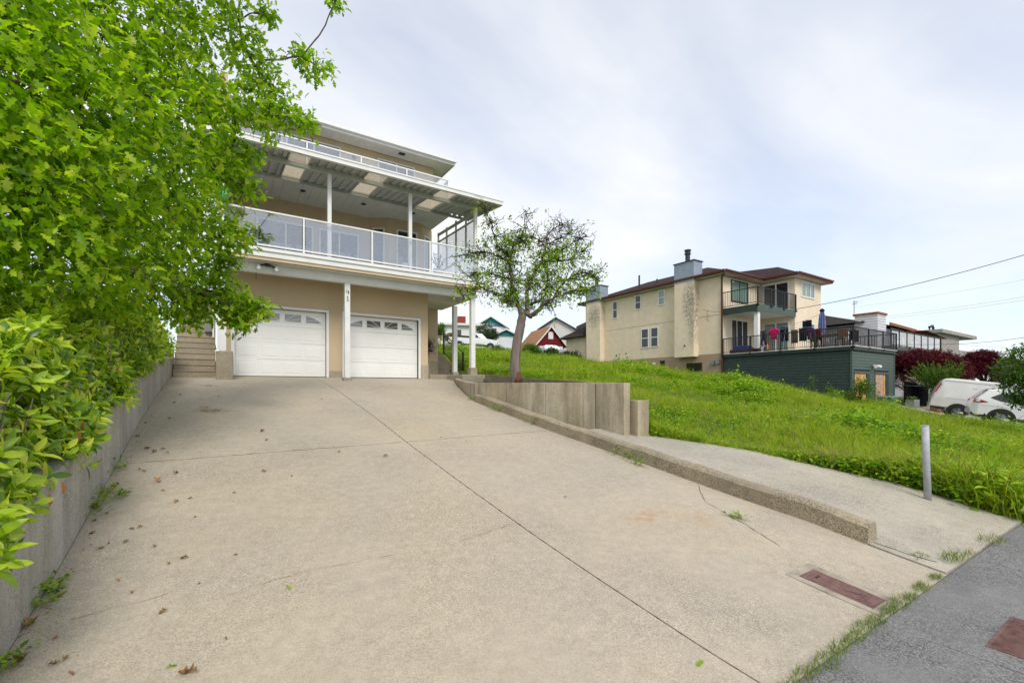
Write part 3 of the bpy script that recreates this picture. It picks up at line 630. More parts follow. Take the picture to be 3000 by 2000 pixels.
# left steps
def steps(name, label, x0, x1, y0, z0, rise, tread, n, m, x0b=None):
    s = thing(name, label, 'stairs', ((x0 + x1) / 2, y0, z0))
    for k in range(n):
        a = x0; b = x1 + (.10 if k == 0 and x0b else 0)
        MB().box(a, b, y0 + tread * k, y0 + tread * (k + 1) - .004, z0 - .3 + rise * k * .8, z0 + rise * (k + 1)).build('step', m, s, bevel=.008)
        MB().box(a, b, y0 + tread * k - .018, y0 + tread * k + .0, z0 + rise * (k + 1) - .035, z0 + rise * (k + 1) - .002).build('nosing', m, s)
    return s
steps('concrete_steps', 'long flight of concrete steps climbing left of the garage doors', -1.03, -.03, 15.85, 2.08, .187, .27, 15, M['step_concrete'], True)
steps('entry_steps', 'short flight of concrete steps rising behind the right deck posts', 7.95, 9.0, 18.3, 2.27, .185, .29, 6, M['step_concrete'])
MB().box(6.765, 8.9, 16.1, 18.29, 1.7, 2.27).box(7.45, 8.75, 14.75, 16.095, 1.6, 2.25).build('entry_landing', M['step_concrete'], None, bevel=.015)['kind'] = 'structure'
ir = thing('stair_railing', 'black wrought iron railing beside the short entry steps', 'railing', (9.1, 18, 2.3))
rl = lambda y, h: 2.3 + max(0, y - 18.3) / .29 * .185 + h
bar('hand_rail', M['black_iron'], ir, (9.1, 17.95, rl(18.2, 1.0)), (9.1, 20.0, rl(20.0, 1.0)), .05, .03); bar('foot_rail', M['black_iron'], ir, (9.1, 17.95, rl(18.2, .1)), (9.1, 20.0, rl(20.0, .1)), .03)
for k in range(16): y_ = 18.05 + k * .12; bx('baluster', M['black_iron'], ir, 9.092, 9.108, y_ - .008, y_ + .008, rl(y_, .1), rl(y_, .99))
for y_ in (17.95, 20.0): bx('newel', M['black_iron'], ir, 9.07, 9.13, y_ - .03, y_ + .03, rl(y_, -.05), rl(y_, 1.05))
bar('hand_rail', M['black_iron'], ir, (9.1, 20.0, 4.33), (8.2, 20.3, 4.33), .05, .03)
for k in range(7): x_ = 8.3 + k * .11; bx('baluster', M['black_iron'], ir, x_ - .008, x_ + .008, 20.24, 20.256, 3.38, 4.32)
# ------------------------------------------------------------------ the neighbour's house across the empty lot
mat('stucco_cream', (.74, .625, .47), .9, .1, .045, 2.2, .9, 28); mat('stucco_brown', (.38, .28, .205), .9, .1, .06, 1.5, .6, 40)
mat('shingle_brown', (.05, .032, .032), .9, .1, .35, 9, .6, 30); mat('trim_rust', (.23, .062, .03), .6, .25, .15, 4); mat('gutter_brown', (.10, .045, .03), .5, .3, .15, 5)
mat('chimney_blue', (.28, .33, .40), .7, .2, .08, 3, .2, 30); mat('deck_green', (.034, .055, .050), .6, .25, .10, 5, .15, 60); mat('deck_green_lit', (.075, .105, .09), .6, .25, .08, 5)  # second, lighter deck green: sunlight on street-facing sides put into the colour
mat('mould', (.13, .125, .12), .95, .1, .2, 9, .5, 40); mat('plywood', (.56, .33, .12), .8, .15, .2, 5, .1, 60, col2=(.36, .19, .07)); mat('plywood_old', (.44, .31, .22), .85, .1, .15, 5, col2=(.32, .2, .14))
mat('off_white_soffit', (.55, .54, .50), .7, .2, .05, 3)
glassmat('green_window', dark=(.16, .24, .20), refl=.05); glassmat('black_window', dark=(.012, .013, .014), refl=.02)
N = thing('neighbour_house', 'cream stucco two storey house with brown hip roof beyond the empty lot', 'house', (32, 22, 2.5))
NX = 27.7
w = MB(); w.box(NX, 32.4, 17.5, 30.4, 4.04, 9.12); w.box(32.4, 36.1, 15.2, 30.4, 4.04, 9.12); w.build('wall', M['stucco_cream'], N)
w = MB(); w.box(NX - .02, 32.4, 17.48, 30.4, 1.6, 4.04); w.box(32.4, 36.1, 15.18, 30.4, 1.6, 4.04); w.build('basement_wall', M['stucco_brown'], N)
bx('wall_seam', M['mould'], N, NX - .006, NX, 17.6, 30.3, 6.58, 6.60)
# a stucco with dark weathering high on the chimney breasts
def stained(name, stains):
    m = M['stucco_cream'].copy(); m.name = name; t = m.node_tree; L = t.links.new
    p = [n for n in t.nodes if n.type == 'BSDF_PRINCIPLED'][0]; cur = p.inputs['Base Color'].links[0].from_socket; g = t.nodes.new('ShaderNodeNewGeometry')
    no = t.nodes.new('ShaderNodeTexNoise'); L(g.outputs['Position'], no.inputs['Vector']); no.inputs['Scale'].default_value = 7; no.inputs['Detail'].default_value = 8; no.inputs['Roughness'].default_value = .75
    for (y, z, ry, rz_, k) in stains:
        mp_ = t.nodes.new('ShaderNodeMapping'); L(g.outputs['Position'], mp_.inputs[0]); mp_.inputs['Location'].default_value = (0, -y / ry, -z / rz_); mp_.inputs['Scale'].default_value = (0, 1 / ry, 1 / rz_)
        gr = t.nodes.new('ShaderNodeTexGradient'); gr.gradient_type = 'SPHERICAL'; L(mp_.outputs[0], gr.inputs[0])
        a = t.nodes.new('ShaderNodeMath'); a.operation = 'MULTIPLY'; L(gr.outputs['Fac'], a.inputs[0]); nr = t.nodes.new('ShaderNodeMapRange'); L(no.outputs['Fac'], nr.inputs[0]); nr.inputs[1].default_value = .38; nr.inputs[2].default_value = .62; L(nr.outputs[0], a.inputs[1])
        r = t.nodes.new('ShaderNodeValToRGB'); L(a.outputs[0], r.inputs[0]); r.color_ramp.elements[0].position = .02; r.color_ramp.elements[1].position = .42; r.color_ramp.elements[0].color = (0, 0, 0, 1); r.color_ramp.elements[1].color = (k, k, k, 1)
        x = t.nodes.new('ShaderNodeMixRGB'); L(r.outputs[0], x.inputs[0]); L(cur, x.inputs[1]); x.inputs[2].default_value = (.10, .098, .10, 1); cur = x.outputs[0]
    L(cur, p.inputs['Base Color']); M[name] = m; return m
stained('stucco_mould', [(19.45, 7.6, .8, 2.0, .62), (19.3, 5.8, .5, 1.6, .4), (28.9, 7.9, 1.0, 1.3, .6)])
def chimney(y0, y1, zb, flue_h, top=10.5):
    c = bpy.data.objects.new('chimney', None); COL.objects.link(c); c.location = (27.5, (y0 + y1) / 2, zb); put(c, N)
    MB().box(27.18, NX + .001, y0, y1, zb, 9.10).build('breast', M['stucco_mould'], c)
    MB().box(27.16, 28.1, y0 - .02, y1 + .02, 9.10, top - .06).build('stack', M['chimney_blue'], c); MB().box(27.11, 28.15, y0 - .08, y1 + .08, top - .06, top).build('cap', M['dark_metal'], c)
    MB().lathe((27.6, (y0 + y1) / 2, top), [(.16, 0), (.16, .55), (.21, .58), (.21, .68), (.17, .7), (.17, .78), (.22, .8), (.22, .9), (.05, .93)], 14).build('flue', M['dark_metal'], c)
chimney(19.2, 20.75, 3.92, .9); chimney(28.2, 29.9, 2.9, .9)
# hip roof in two volumes with rust-red eaves
rn = bpy.data.objects.new('roof', None); COL.objects.link(rn); rn.location = (31, 22, 9.3); put(rn, N)
ez = 9.32
ol = [(27.2, 16.95), (31.75, 16.95), (31.75, 14.7), (36.7, 14.7), (36.7, 31), (27.2, 31)]
sh = MB()
sh.add([(27.2, 16.95, ez), (31.75, 16.95, ez), (31.75, 14.7, ez), (36.7, 14.7, ez), (36.7, 31, ez), (27.2, 31, ez), (31.9, 21.3, 11.1), (31.9, 27, 11.1), (34.2, 17.2, 10.55), (34.2, 22.6, 10.75), (31.75, 19.4, 10.25)],
       [(0, 1, 6), (1, 10, 6), (1, 2, 8, 10), (2, 3, 8), (3, 9, 8), (10, 8, 9, 6), (3, 4, 9), (9, 4, 7, 6), (4, 5, 7), (5, 0, 6, 7)]); sh.build('shingles', M['shingle_brown'], rn)
for (a, c) in zip(ol, ol[1:] + ol[:1]):
    bar('eave_board', M['trim_rust'], rn, (*a, ez - .09), (*c, ez - .09), .05, .14) if abs(a[0] - c[0]) > .1 else bar('eave_board', M['trim_rust'], rn, (*a, ez - .09), (*c, ez - .09), .14, .05)
    d = Vector((c[0] - a[0], c[1] - a[1])).normalized(); o_ = Vector((d.y, -d.x)) * .06
    bar('gutter', M['gutter_brown'], rn, (a[0] + o_.x, a[1] + o_.y, ez - .0), (c[0] + o_.x, c[1] + o_.y, ez - .0), .09)
m_ = MB(); m_.box(27.25, 31.8, 17.0, 31, ez - .17, ez - .15); m_.box(31.8, 36.65, 14.75, 31, ez - .17, ez - .15); m_.build('eave_soffit', M['off_white_soffit'], rn)
for x_, y_, h_ in ((28.6, 25.2, 1.25), (29.3, 24.0, .8)): MB().tube([(x_, y_, 9.6), (x_, y_, 9.6 + h_)], .07, 8).build('vent_pipe', M['dark_metal'], rn)
def sw(y0, y1, z0, z1, panes=1, glass='black_window', split=True):
    wv = window(N, (NX, y1), (NX, y0), z0, z1, .07, panes, (-1, 0), glass)
    if split: bx('meeting_rail', M['white_paint'], wv, NX - .045, NX - .004, y0 + .07, y1 - .07, (z0 + z1) / 2 - .03, (z0 + z1) / 2 + .03)
    return wv
sw(26.67, 27.22, 7.5, 8.95); sw(24.19, 24.81, 7.9, 9.03); sw(21.97, 22.55, 7.9, 9.04, glass='green_window'); sw(23.45, 24.2, 4.85, 6.35); sw(22.55, 23.28, 4.85, 6.35)
for q in ((23.95, 24.3, 3.05, 3.85), (21.97, 22.37, 2.95, 3.8), (18.9, 20.1, 2.92, 3.5)): window(N, (NX - .02, q[1]), (NX - .02, q[0]), q[2], q[3], .04, 2 if q[0] < 19 else 1, (-1, 0), 'black_window', 'dark_metal')
window(N, (28.75, 17.5), (30.75, 17.5), 7.55, 9.0, .07, 2, (0, -1), 'green_window', 'dark_metal'); window(N, (28.75, 17.5), (30.75, 17.5), 4.2, 6.38, .07, 3, (0, -1), 'black_window')
window(N, (32.4, 17.3), (32.4, 15.55), 6.98, 9.0, .09, 2, (-1, 0), 'dark_glass', name='sliding_door'); window(N, (32.4, 17.3), (32.4, 15.55), 4.1, 6.3, .09, 2, (-1, 0), 'green_window', name='sliding_door')
window(N, (33.2, 15.2), (35.1, 15.2), 7.95, 9.0, .08, 3, (0, -1), 'green_window'); window(N, (33.2, 15.2), (35.1, 15.2), 5.0, 6.25, .08, 3, (0, -1), 'green_window')
bar('downpipe', M['gutter_brown'], N, (27.62, 17.42, 1.9), (27.62, 17.42, 9.0), .09); bar('downpipe', M['gutter_brown'], N, (27.62, 17.42, 9.0), (27.3, 17.0, 9.25), .08)
bar('downpipe', M['trim_rust'], N, (27.62, 30.35, 3.0), (27.62, 30.35, 9.0), .09)
for q in ((17.6, 17.85, 3.35, 3.6), (17.95, 18.2, 3.3, 3.6)): bx('meter_box', M['grey_metal'], N, NX - .14, NX - .02, q[0], q[1], q[2], q[3])
MB().lathe((NX - .03, 22.95, 3.55), [(.02, -.12), (.13, -.1), (.15, 0), (.08, .1)], 12, 'x').build('dryer_vent', M['white_metal'], N)
MB().lathe((27.2, 19.9, 4.7), [(.05, -.1), (.05, .02)], 10, 'x').build('wall_vent', M['dark_metal'], N)
m_ = MB(); m_.tube([(NX - .05, 18.42, 7.0), (NX - .1, 18.5, 6.75), (NX - .06, 18.4, 6.6), (NX - .12, 18.48, 6.4), (NX - .05, 18.42, 6.2)], .012, 5); m_.build('service_wires', M['black_iron'], N)
# rear wing with a lower roof seen past the far chimney
bx('rear_wing', M['stucco_cream'], N, 27.9, 32, 30.42, 33.5, 2.6, 6.4); MB().prism([(27.2, 30.45, 6.4), (27.2, 34, 6.4), (29.2, 32.2, 7.6)], (4.6, 0, 0)).build('rear_roof', M['shingle_brown'], N)
# balcony in the notch of the front
bc = bpy.data.objects.new('balcony', None); COL.objects.link(bc); bc.location = (30, 16.3, 6.9); put(bc, N)
MB().box(27.78, 32.38, 15.2, 17.48, 6.62, 6.92).build('floor_slab', M['deck_green'], bc); MB().box(27.74, 32.42, 15.15, 15.2, 6.5, 6.94).build('fascia', M['deck_green_lit'], bc); MB().box(27.73, 27.78, 15.2, 17.45, 6.5, 6.94).build('fascia', M['deck_green'], bc)
MB().box(27.8, 32.35, 15.22, 17.46, 6.6, 6.618).build('underside', M['off_white_soffit'], bc); bx('post', M['white_paint'], N, 27.95, 28.2, 15.25, 15.5, 3.95, 6.6)
def iron_rail(parent, pts, z, h, posts, step=.115, corbel=True):
    r = bpy.data.objects.new('iron_railing', None); COL.objects.link(r); r.location = (*pts[0], z); put(r, parent)
    for a, c in zip(pts[:-1], pts[1:]):
        A = Vector(a); C = Vector(c); d = C - A; L_ = d.length; d /= L_
        bar('top_rail', M['black_iron'], r, (*A, z + h), (*C, z + h), .05); bar('bottom_rail', M['black_iron'], r, (*A, z + .08), (*C, z + .08), .035)
        n = int(L_ / step)
        for k in range(1, n): p = A + d * (L_ * k / n); bx('baluster', M['black_iron'], r, p.x - .009, p.x + .009, p.y - .009, p.y + .009, z + .08, z + h)
        m = max(1, round(L_ / posts))
        for k in range(m + 1):
            p = A + d * (L_ * k / m); bx('rail_post', M['black_iron'], r, p.x - .03, p.x + .03, p.y - .03, p.y + .03, z - .02, z + h + .02)
            if corbel: MB().lathe((p.x, p.y, z - .14), [(.03, 0), (.09, .03), (.10, .1), (.04, .14)], 8).build('corbel', M['black_iron'], r)
    return r
iron_rail(bc, [(27.72, 17.45), (27.72, 15.14), (32.4, 15.14)], 6.95, 1.02, 1.55)
# green clad garage under the lower deck
G = thing('garage', 'dark green clapboard garage with boarded doors and railed roof deck', 'garage', (30.6, 13.8, 1))
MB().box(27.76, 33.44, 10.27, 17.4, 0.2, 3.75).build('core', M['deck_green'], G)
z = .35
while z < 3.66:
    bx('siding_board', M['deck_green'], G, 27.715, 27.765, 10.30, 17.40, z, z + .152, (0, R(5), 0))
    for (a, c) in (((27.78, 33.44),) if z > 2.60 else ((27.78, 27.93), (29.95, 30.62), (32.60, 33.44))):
        bx('siding_board', M['deck_green_lit'], G, a, c, 10.215, 10.265, z, z + .152, (R(-5), 0, 0))  # same siding as the flank, front brightness painted in
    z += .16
bx('corner_board', M['deck_green_lit'], G, 27.68, 27.78, 10.19, 10.29, .3, 3.72); bx('corner_board', M['deck_green_lit'], G, 33.40, 33.50, 10.19, 10.29, .3, 3.72)
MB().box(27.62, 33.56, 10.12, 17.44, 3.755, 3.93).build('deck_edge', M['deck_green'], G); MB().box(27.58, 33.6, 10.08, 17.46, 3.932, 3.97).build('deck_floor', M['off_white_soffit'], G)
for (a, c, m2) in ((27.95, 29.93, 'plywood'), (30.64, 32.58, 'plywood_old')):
    bx('boarded_door', M[m2], G, a + .06, c - .42, 10.30 - .06, 10.262, .5, 2.55); bx('door_frame', M['deck_green'], G, c - .42, c, 10.2, 10.262, .4, 2.6); bx('door_frame', M['deck_green'], G, a, a + .06, 10.2, 10.262, .4, 2.6); bx('door_frame', M['deck_green_lit'], G, a - .02, c + .02, 10.19, 10.262, 2.55, 2.66)
    if m2 == 'plywood_old': bx('board_strip', M['plywood'], G, c - .62, c - .44, 10.225, 10.238, .6, 2.5)
iron_rail(G, [(27.64, 17.35), (27.64, 10.14), (33.54, 10.14), (33.54, 12.4)], 3.98, .97, 1.75)
fx = bpy.data.objects.new('floodlight', None); COL.objects.link(fx); fx.location = (30.3, 10.1, 3.0); put(fx, G)
MB().lathe((30.3, 10.14, 2.98), [(.09, 0), (.09, .06)], 10).build('base', M['white_metal'], fx)
for s_ in (-1, 1): MB().tube([(30.3, 10.12, 3.0), (30.3 + .12 * s_, 10.02, 2.98), (30.3 + .3 * s_, 9.95, 2.93)], [.03, .05, .09], 10).build('lamp', M['white_metal'], fx)
# ---- belongings on the deck
DZ = 3.975
def cloth(name, label, x, y, ztop, wd, hg, col, cat='clothes', sleeves=False, group='laundry hanging on the green roof deck'):
    mt = M.get('cloth_%s' % str(col)) or mat('cloth_%s' % str(col), col, .9, .05, .15, 6)
    m_ = MB(); n = 9; V = []; F = []
    for j in range(5):
        for i in range(n):
            t = i / (n - 1) - .5; zz = ztop - hg * j / 4; shr = .62 + .38 * min(1, j / 1.2) if sleeves else .85 + .15 * j / 4
            V.append((x + math.sin(i * 2.1 + j) * .04, y + t * wd * shr, zz + (.03 if j == 4 and i % 2 else 0)))
    for j in range(4):
        for i in range(n - 1): F.append((j * n + i, j * n + i + 1, (j + 1) * n + i + 1, (j + 1) * n + i))
    if sleeves:
        k = len(V); V += [(x, y - wd * .42, ztop - .02), (x, y - wd * .78, ztop - hg * .35), (x + .05, y - wd * .62, ztop - hg * .48), (x, y - wd * .42, ztop - hg * .3), (x, y + wd * .42, ztop - .02), (x, y + wd * .78, ztop - hg * .35), (x + .05, y + wd * .62, ztop - hg * .48), (x, y + wd * .42, ztop - hg * .3)]; F += [(k, k + 1, k + 2, k + 3), (k + 4, k + 7, k + 6, k + 5)]
    o = m_.add(V, F).build(name, mt, smooth=True); s_ = o.modifiers.new('thick', 'SOLIDIFY'); s_.thickness = .03
    return props(o, label, cat, group)
rk = thing('drying_rack', 'grey wire clothes rack under the pink shirt on the roof deck', 'rack', (28.5, 14.6, DZ))
for y_ in (13.9, 15.3):
    for s_ in (-1, 1): bar('leg', M['grey_metal'], rk, (28.5 + .3 * s_, y_, DZ), (28.5 - .05 * s_, y_, DZ + 1.5), .025)
bar('rail', M['grey_metal'], rk, (28.5, 13.8, DZ + 1.5), (28.5, 15.4, DZ + 1.5), .025); bar('rail', M['grey_metal'], rk, (28.6, 13.8, DZ + 1.35), (28.6, 15.4, DZ + 1.35), .02)
cloth('shirt', 'bright pink shirt hanging over the drying rack on the roof deck', 28.45, 14.55, DZ + 1.42, .42, .68, (.62, .02, .16), 'shirt', True)
cloth('trousers', 'dark navy trousers hanging just right of the pink shirt', 28.46, 13.95, DZ + 1.42, .5, .85, (.015, .02, .045))
cloth('towel', 'dark grey towel hanging left of the pink shirt', 28.5, 15.25, DZ + 1.35, .45, .9, (.05, .05, .06), 'towel')
ln = thing('clothes_line', 'thin washing line stretched over the roof deck to the house front', 'line', (28.2, 12, DZ))
bar('pole', M['trim_rust'], ln, (29.3, 12.2, DZ), (29.3, 12.2, DZ + 2.15), .05); bar('line', M['grey_metal'], ln, (29.3, 12.2, DZ + 2.12), (32.3, 15.3, DZ + 2.0), .012); bar('line', M['grey_metal'], ln, (29.3, 12.2, DZ + 1.35), (28.0, 14.2, DZ + 1.3), .012)
for (lb, x, y, zt, wd, hg, col) in (('black dress hanging high beside the lower right window', 30.6, 13.55, 1.98, .35, 1.0, (.02, .02, .025)), ('dark blue shirt hanging high next to the black dress', 30.95, 13.9, 2.0, .35, .9, (.02, .03, .08)),
        ('grey coat hanging low between the rack and the umbrella', 28.3, 13.3, 1.2, .4, .8, (.10, .09, .085)), ('black shirt hanging low left of the blue umbrella', 28.4, 12.9, 1.25, .45, .75, (.02, .022, .03)),
        ('purple shirt hanging low left of the blue umbrella', 28.6, 12.55, 1.22, .4, .65, (.07, .03, .09)), ('maroon shirt hanging right behind the umbrella pole', 28.9, 12.3, 1.2, .35, .7, (.13, .02, .03)),
        ('dark red garment hanging on the front rail of the roof deck', 28.4, 10.3, .85, .3, .65, (.09, .015, .03)), ('black garment hanging on the front rail of the roof deck', 28.15, 10.35, .85, .3, .55, (.02, .02, .025))):
    cloth('garment', lb, x, y, DZ + zt, wd, hg, col)
um = thing('parasol', 'closed blue parasol standing on the roof deck', 'parasol', (29.6, 12.4, DZ))
mat('parasol_blue', (.10, .17, .36), .8, .1, .15, 6); mat('parasol_dark', (.02, .025, .05), .8, .1, .1, 5)
m_ = MB(); ring = []
for i, (r_, h_) in enumerate([(.10, .95), (.16, 1.05), (.17, 1.4), (.14, 1.9), (.10, 2.15), (.06, 2.22)]): ring.append((r_, h_))
n = 16; V = []; F = []
for r_, h_ in ring:
    for j in range(n): rr = r_ * (1.15 if j % 2 else .75); V.append((29.6 + rr * math.cos(2 * math.pi * j / n), 12.4 + rr * math.sin(2 * math.pi * j / n), DZ + h_))
for i in range(len(ring) - 1):
    for j in range(n): F.append((i * n + j, i * n + (j + 1) % n, (i + 1) * n + (j + 1) % n, (i + 1) * n + j))
m_.add(V, F).build('canopy', M['parasol_blue'], um); MB().lathe((29.6, 12.4, DZ + 2.2), [(.06, 0), (.13, .06), (.12, .15), (.03, .22)], 12).build('cap', M['parasol_dark'], um); MB().tube([(29.6, 12.4, DZ), (29.6, 12.4, DZ + 1.0)], .025, 8).build('pole', M['white_metal'], um); MB().lathe((29.6, 12.4, DZ), [(.28, 0), (.28, .06), (.06, .1)], 14).build('base', M['dark_metal'], um)
mat('brown_wood', (.09, .045, .025), .7, .2, .2, 5); mat('blue_plastic', (.03, .05, .25), .5, .3, .05, 5); mat('pale_plastic', (.5, .55, .6), .5, .3, .08, 4); mat('terracotta', (.26, .09, .06), .8, .15, .15, 6)
def table(x, y, lx, ly, h, label, mt='brown_wood'):
    t = thing('patio_table', label, 'table', (x, y, DZ)); bx('table_top', M[mt], t, x - lx / 2, x + lx / 2, y - ly / 2, y + ly / 2, DZ + h - .04, DZ + h)
    for a in (-1, 1):
        for b in (-1, 1): bx('leg', M[mt], t, x + a * (lx / 2 - .06) - .03, x + a * (lx / 2 - .06) + .03, y + b * (ly / 2 - .06) - .03, y + b * (ly / 2 - .06) + .03, DZ, DZ + h - .042)
table(28.6, 11.5, 1.0, 1.5, .72, 'brown wooden patio table at the corner of the roof deck'); table(29.6, 16.1, .7, 1.0, .45, 'low brown bench table near the house on the roof deck')
def chair(x, y, rz_, label, mt):
    c = thing('patio_chair', label, 'chair', (x, y, DZ), 'chairs on the green roof deck', (0, 0, rz_))
    def b(nm, *q):
        o = bx(nm, M[mt], None, *q); o.parent = c
    b('seat', -.23, .23, -.23, .23, .42, .46); b('backrest', -.23, .23, .2, .25, .48, .92)
    for a in (-1, 1):
        for d in (-1, 1): b('leg', a * .2 - .02, a * .2 + .02, d * .2 - .02, d * .2 + .02, 0, .42)
chair(28.1, 10.85, 2.2, 'dark brown patio chair at the deck corner by the rail', 'brown_wood'); chair(29.2, 11.0, -1.2, 'pale plastic chair behind the corner of the roof deck', 'pale_plastic'); chair(28.3, 12.2, .3, 'dark brown patio chair between the table and the parasol', 'brown_wood')
MB().box(28.0, 28.5, 15.9, 16.9, DZ, DZ + .48).build('lid_box', M['blue_plastic'], None, bevel=.03); props(bpy.data.objects['lid_box'], 'blue plastic storage box near the lower left window', 'box')
MB().box(27.95, 28.3, 15.2, 17.1, DZ, DZ + .26).build('planter_trough', M['brown_wood'], None, bevel=.02); props(bpy.data.objects['planter_trough'], 'long brown wooden trough at the back of the roof deck rail', 'trough')
def bits(name, label, c, n, cols, sp=.18):
    """toys and odds and ends heaped in a small pile: each bit is a part"""
    t = thing(name, label, 'clutter', c)
    for k in range(n):
        cc = cols[k % len(cols)]; mt = M.get('bit_%s' % str(cc)) or mat('bit_%s' % str(cc), cc, .6, .3, .1, 5); s = rnd.uniform(.06, .16)
        p = (c[0] + rnd.gauss(0, sp * .5), c[1] + rnd.gauss(0, sp * 1.6), c[2] + s / 2 + rnd.uniform(0, .5))
        MB().lathe(p, [(s * .3, -s), (s * .6, -s * .6), (s * .5, s * .7), (s * .2, s * 1.4)], 7).build('bit', mt, t)
bits('toy_pile', 'heap of bright toys and tools behind the deck rail near the post', (28.2, 15.0, DZ), 16, [(.5, .2, .05), (.5, .5, .5), (.05, .08, .3), (.4, .03, .05), (.08, .06, .05)])
bits('garden_clutter', 'jumble of dark pots and tools under the parasol on the deck', (28.1, 12.0, DZ), 14, [(.08, .05, .03), (.2, .09, .05), (.03, .03, .035), (.25, .25, .25)])
# at the garage door
bn_ = thing('recycling_bin', 'green recycling bin standing in front of the boarded garage doors', 'bin', (30.3, 9.6, .85))
mat('bin_green', (.03, .16, .10), .5, .3, .08, 5); mat('bin_lid', (.20, .26, .26), .5, .3, .06, 5)
MB().hexa([(29.95, 9.3, .6), (30.6, 9.3, .6), (30.6, 9.85, .6), (29.95, 9.85, .6), (29.88, 9.2, 1.25), (30.68, 9.2, 1.25), (30.68, 9.9, 1.25), (29.88, 9.9, 1.25)]).build('body', M['bin_green'], bn_, bevel=.03); MB().box(29.84, 30.72, 9.17, 9.94, 1.25, 1.34).build('lid', M['bin_lid'], bn_, bevel=.03)
mat('fence_black', (.008, .008, .011), 1., .0, .1, 5); gt = thing('black_fence', 'low black panel fence between the garage and the red maple', 'fence', (35.5, 9.3, .8))  # black fence deepened, without gloss: the gate's shade is put into its colour
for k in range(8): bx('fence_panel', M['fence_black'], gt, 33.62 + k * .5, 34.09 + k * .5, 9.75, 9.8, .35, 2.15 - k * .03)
bar('fence_rail', M['grey_metal'], gt, (33.55, 9.73, 2.5), (35.8, 9.73, 1.98), .06); bar('fence_rail', M['dark_metal'], gt, (33.55, 9.72, 1.9), (37.7, 9.72, 1.9), .05)
for k, (x_, y_, lb, mt) in enumerate(((33.9, 9.5, 'grey concrete planter box with green shoots beside the garage corner', 'grey_metal'), (34.6, 8.6, 'terracotta planter with green shoots behind the white van', 'terracotta'))):
    t = thing('planter_box', lb, 'planter', (x_, y_, .7)); zz = float(lot(x_, y_)); bx('box', M[mt], t, x_ - .45, x_ + .45, y_ - .2, y_ + .2, zz, zz + .5)
    globals()['planter_%d' % k] = (x_, y_, zz + .5, t)
# ------------------------------------------------------------------ grey clapboard house further down the street
mat('siding_grey', (.36, .37, .40), .7, .2, .06, 4); mat('siding_white', (.62, .63, .66), .7, .2, .05, 4); mat('shake', (.06, .052, .048), .95, .1, .4, 14, .7, 18); mat('wood_orange', (.28, .11, .04), .7, .2, .2, 4); mat('cream_wall', (.58, .48, .30), .8, .1, .05, 2); mat('clay_tile', (.22, .07, .045), .8, .15, .2, 8)
K = thing('clapboard_house', 'grey clapboard house with shake roof and glass balcony behind the red maples', 'house', (44, 15, 1))
MB().box(38.2, 46.0, 13.5, 26, .5, 6.3).build('wall', M['siding_grey'], K)
z = 4.2
while z < 6.2: bx('siding_board', M['siding_grey'], K, 38.17, 38.2, 13.5, 26, z, z + .17, (0, R(4), 0)); bx('siding_board', M['siding_grey'], K, 38.2, 43.0, 13.46, 13.5, z, z + .17, (R(-4), 0, 0)); z += .19
MB().box(37.9, 39.3, 12.5, 13.8, 2.5, 6.9).build('chimney_chase', M['siding_white'], K)
z = 4.2
while z < 6.75: bx('siding_board', M['siding_white'], K, 37.86, 39.34, 12.46, 12.5, z, z + .15, (R(-4), 0, 0)); bx('siding_board', M['siding_white'], K, 37.86, 37.9, 12.5, 13.8, z, z + .15, (0, R(4), 0)); z += .18
bx('chase_cap', M['wood_orange'], K, 37.8, 39.4, 12.4, 13.9, 6.85, 6.98)
r_ = bpy.data.objects.new('roof', None); COL.objects.link(r_); r_.location = (42, 18, 6); put(r_, K)
MB().add([(37.4, 13.3, 6.35), (47.2, 13.0, 6.5), (47.2, 27, 6.6), (37.4, 27, 6.35), (40.5, 18, 7.95), (43.5, 18, 7.95)], [(0, 1, 5, 4), (1, 2, 5), (2, 3, 4, 5), (3, 0, 4), (0, 3, 2, 1)]).build('shakes', M['shake'], r_)
for k in range(30):
    x_ = 37.6 + k * .32; bx('shake_course', M['shake'], r_, x_, x_ + .3, 13.2, 13.35, 6.33 + k * .005, 6.42 + k * .005)
bar('eave_board', M['wood_orange'], r_, (41.9, 13.05, 6.55), (47.1, 12.95, 6.36), .06, .2)
window(K, (43.4, 13.5), (46.0, 13.5), 4.65, 6.4, .08, 2, (0, -1), 'green_window')
MB().box(46.0, 49.5, 13.3, 20, .5, 6.0).build('annex_wall', M['cream_wall'], K); MB().add([(45.9, 12.0, 6.2), (51.0, 12.0, 5.85), (51.0, 20, 6.15), (45.9, 20, 6.35), (47, 15, 6.75), (50, 15, 6.6)], [(0, 1, 5, 4), (1, 2, 5), (2, 3, 4, 5), (3, 0, 4), (0, 3, 2, 1)]).build('tile_roof', M['clay_tile'], r_)
window(K, (47.0, 13.3), (48.6, 13.3), 4.65, 5.8, .08, 2, (0, -1), 'green_window')
bl = bpy.data.objects.new('balcony', None); COL.objects.link(bl); bl.location = (45, 12.5, 3.3); put(bl, K)
MB().box(38.5, 49.0, 11.9, 13.28, 4.4, 4.65).build('floor_slab', M['dark_metal'], bl)
for k in range(8):
    x_ = 38.6 + k * 1.47; bx('rail_post', M['black_iron'], bl, x_ - .03, x_ + .03, 11.92, 11.98, 4.65, 5.78)
    if k < 7: bx('glass_panel', M['rail_glass'], bl, x_ + .05, x_ + 1.42, 11.945, 11.952, 4.77, 5.7)
bar('top_rail', M['black_iron'], bl, (38.5, 11.95, 5.78), (49.0, 11.95, 5.78), .05); bar('mid_rail', M['black_iron'], bl, (38.5, 11.95, 4.75), (49.0, 11.95, 4.75), .03); bx('roof_post', M['dark_metal'], bl, 48.9, 49.0, 11.9, 12.0, 4.65, 5.85)
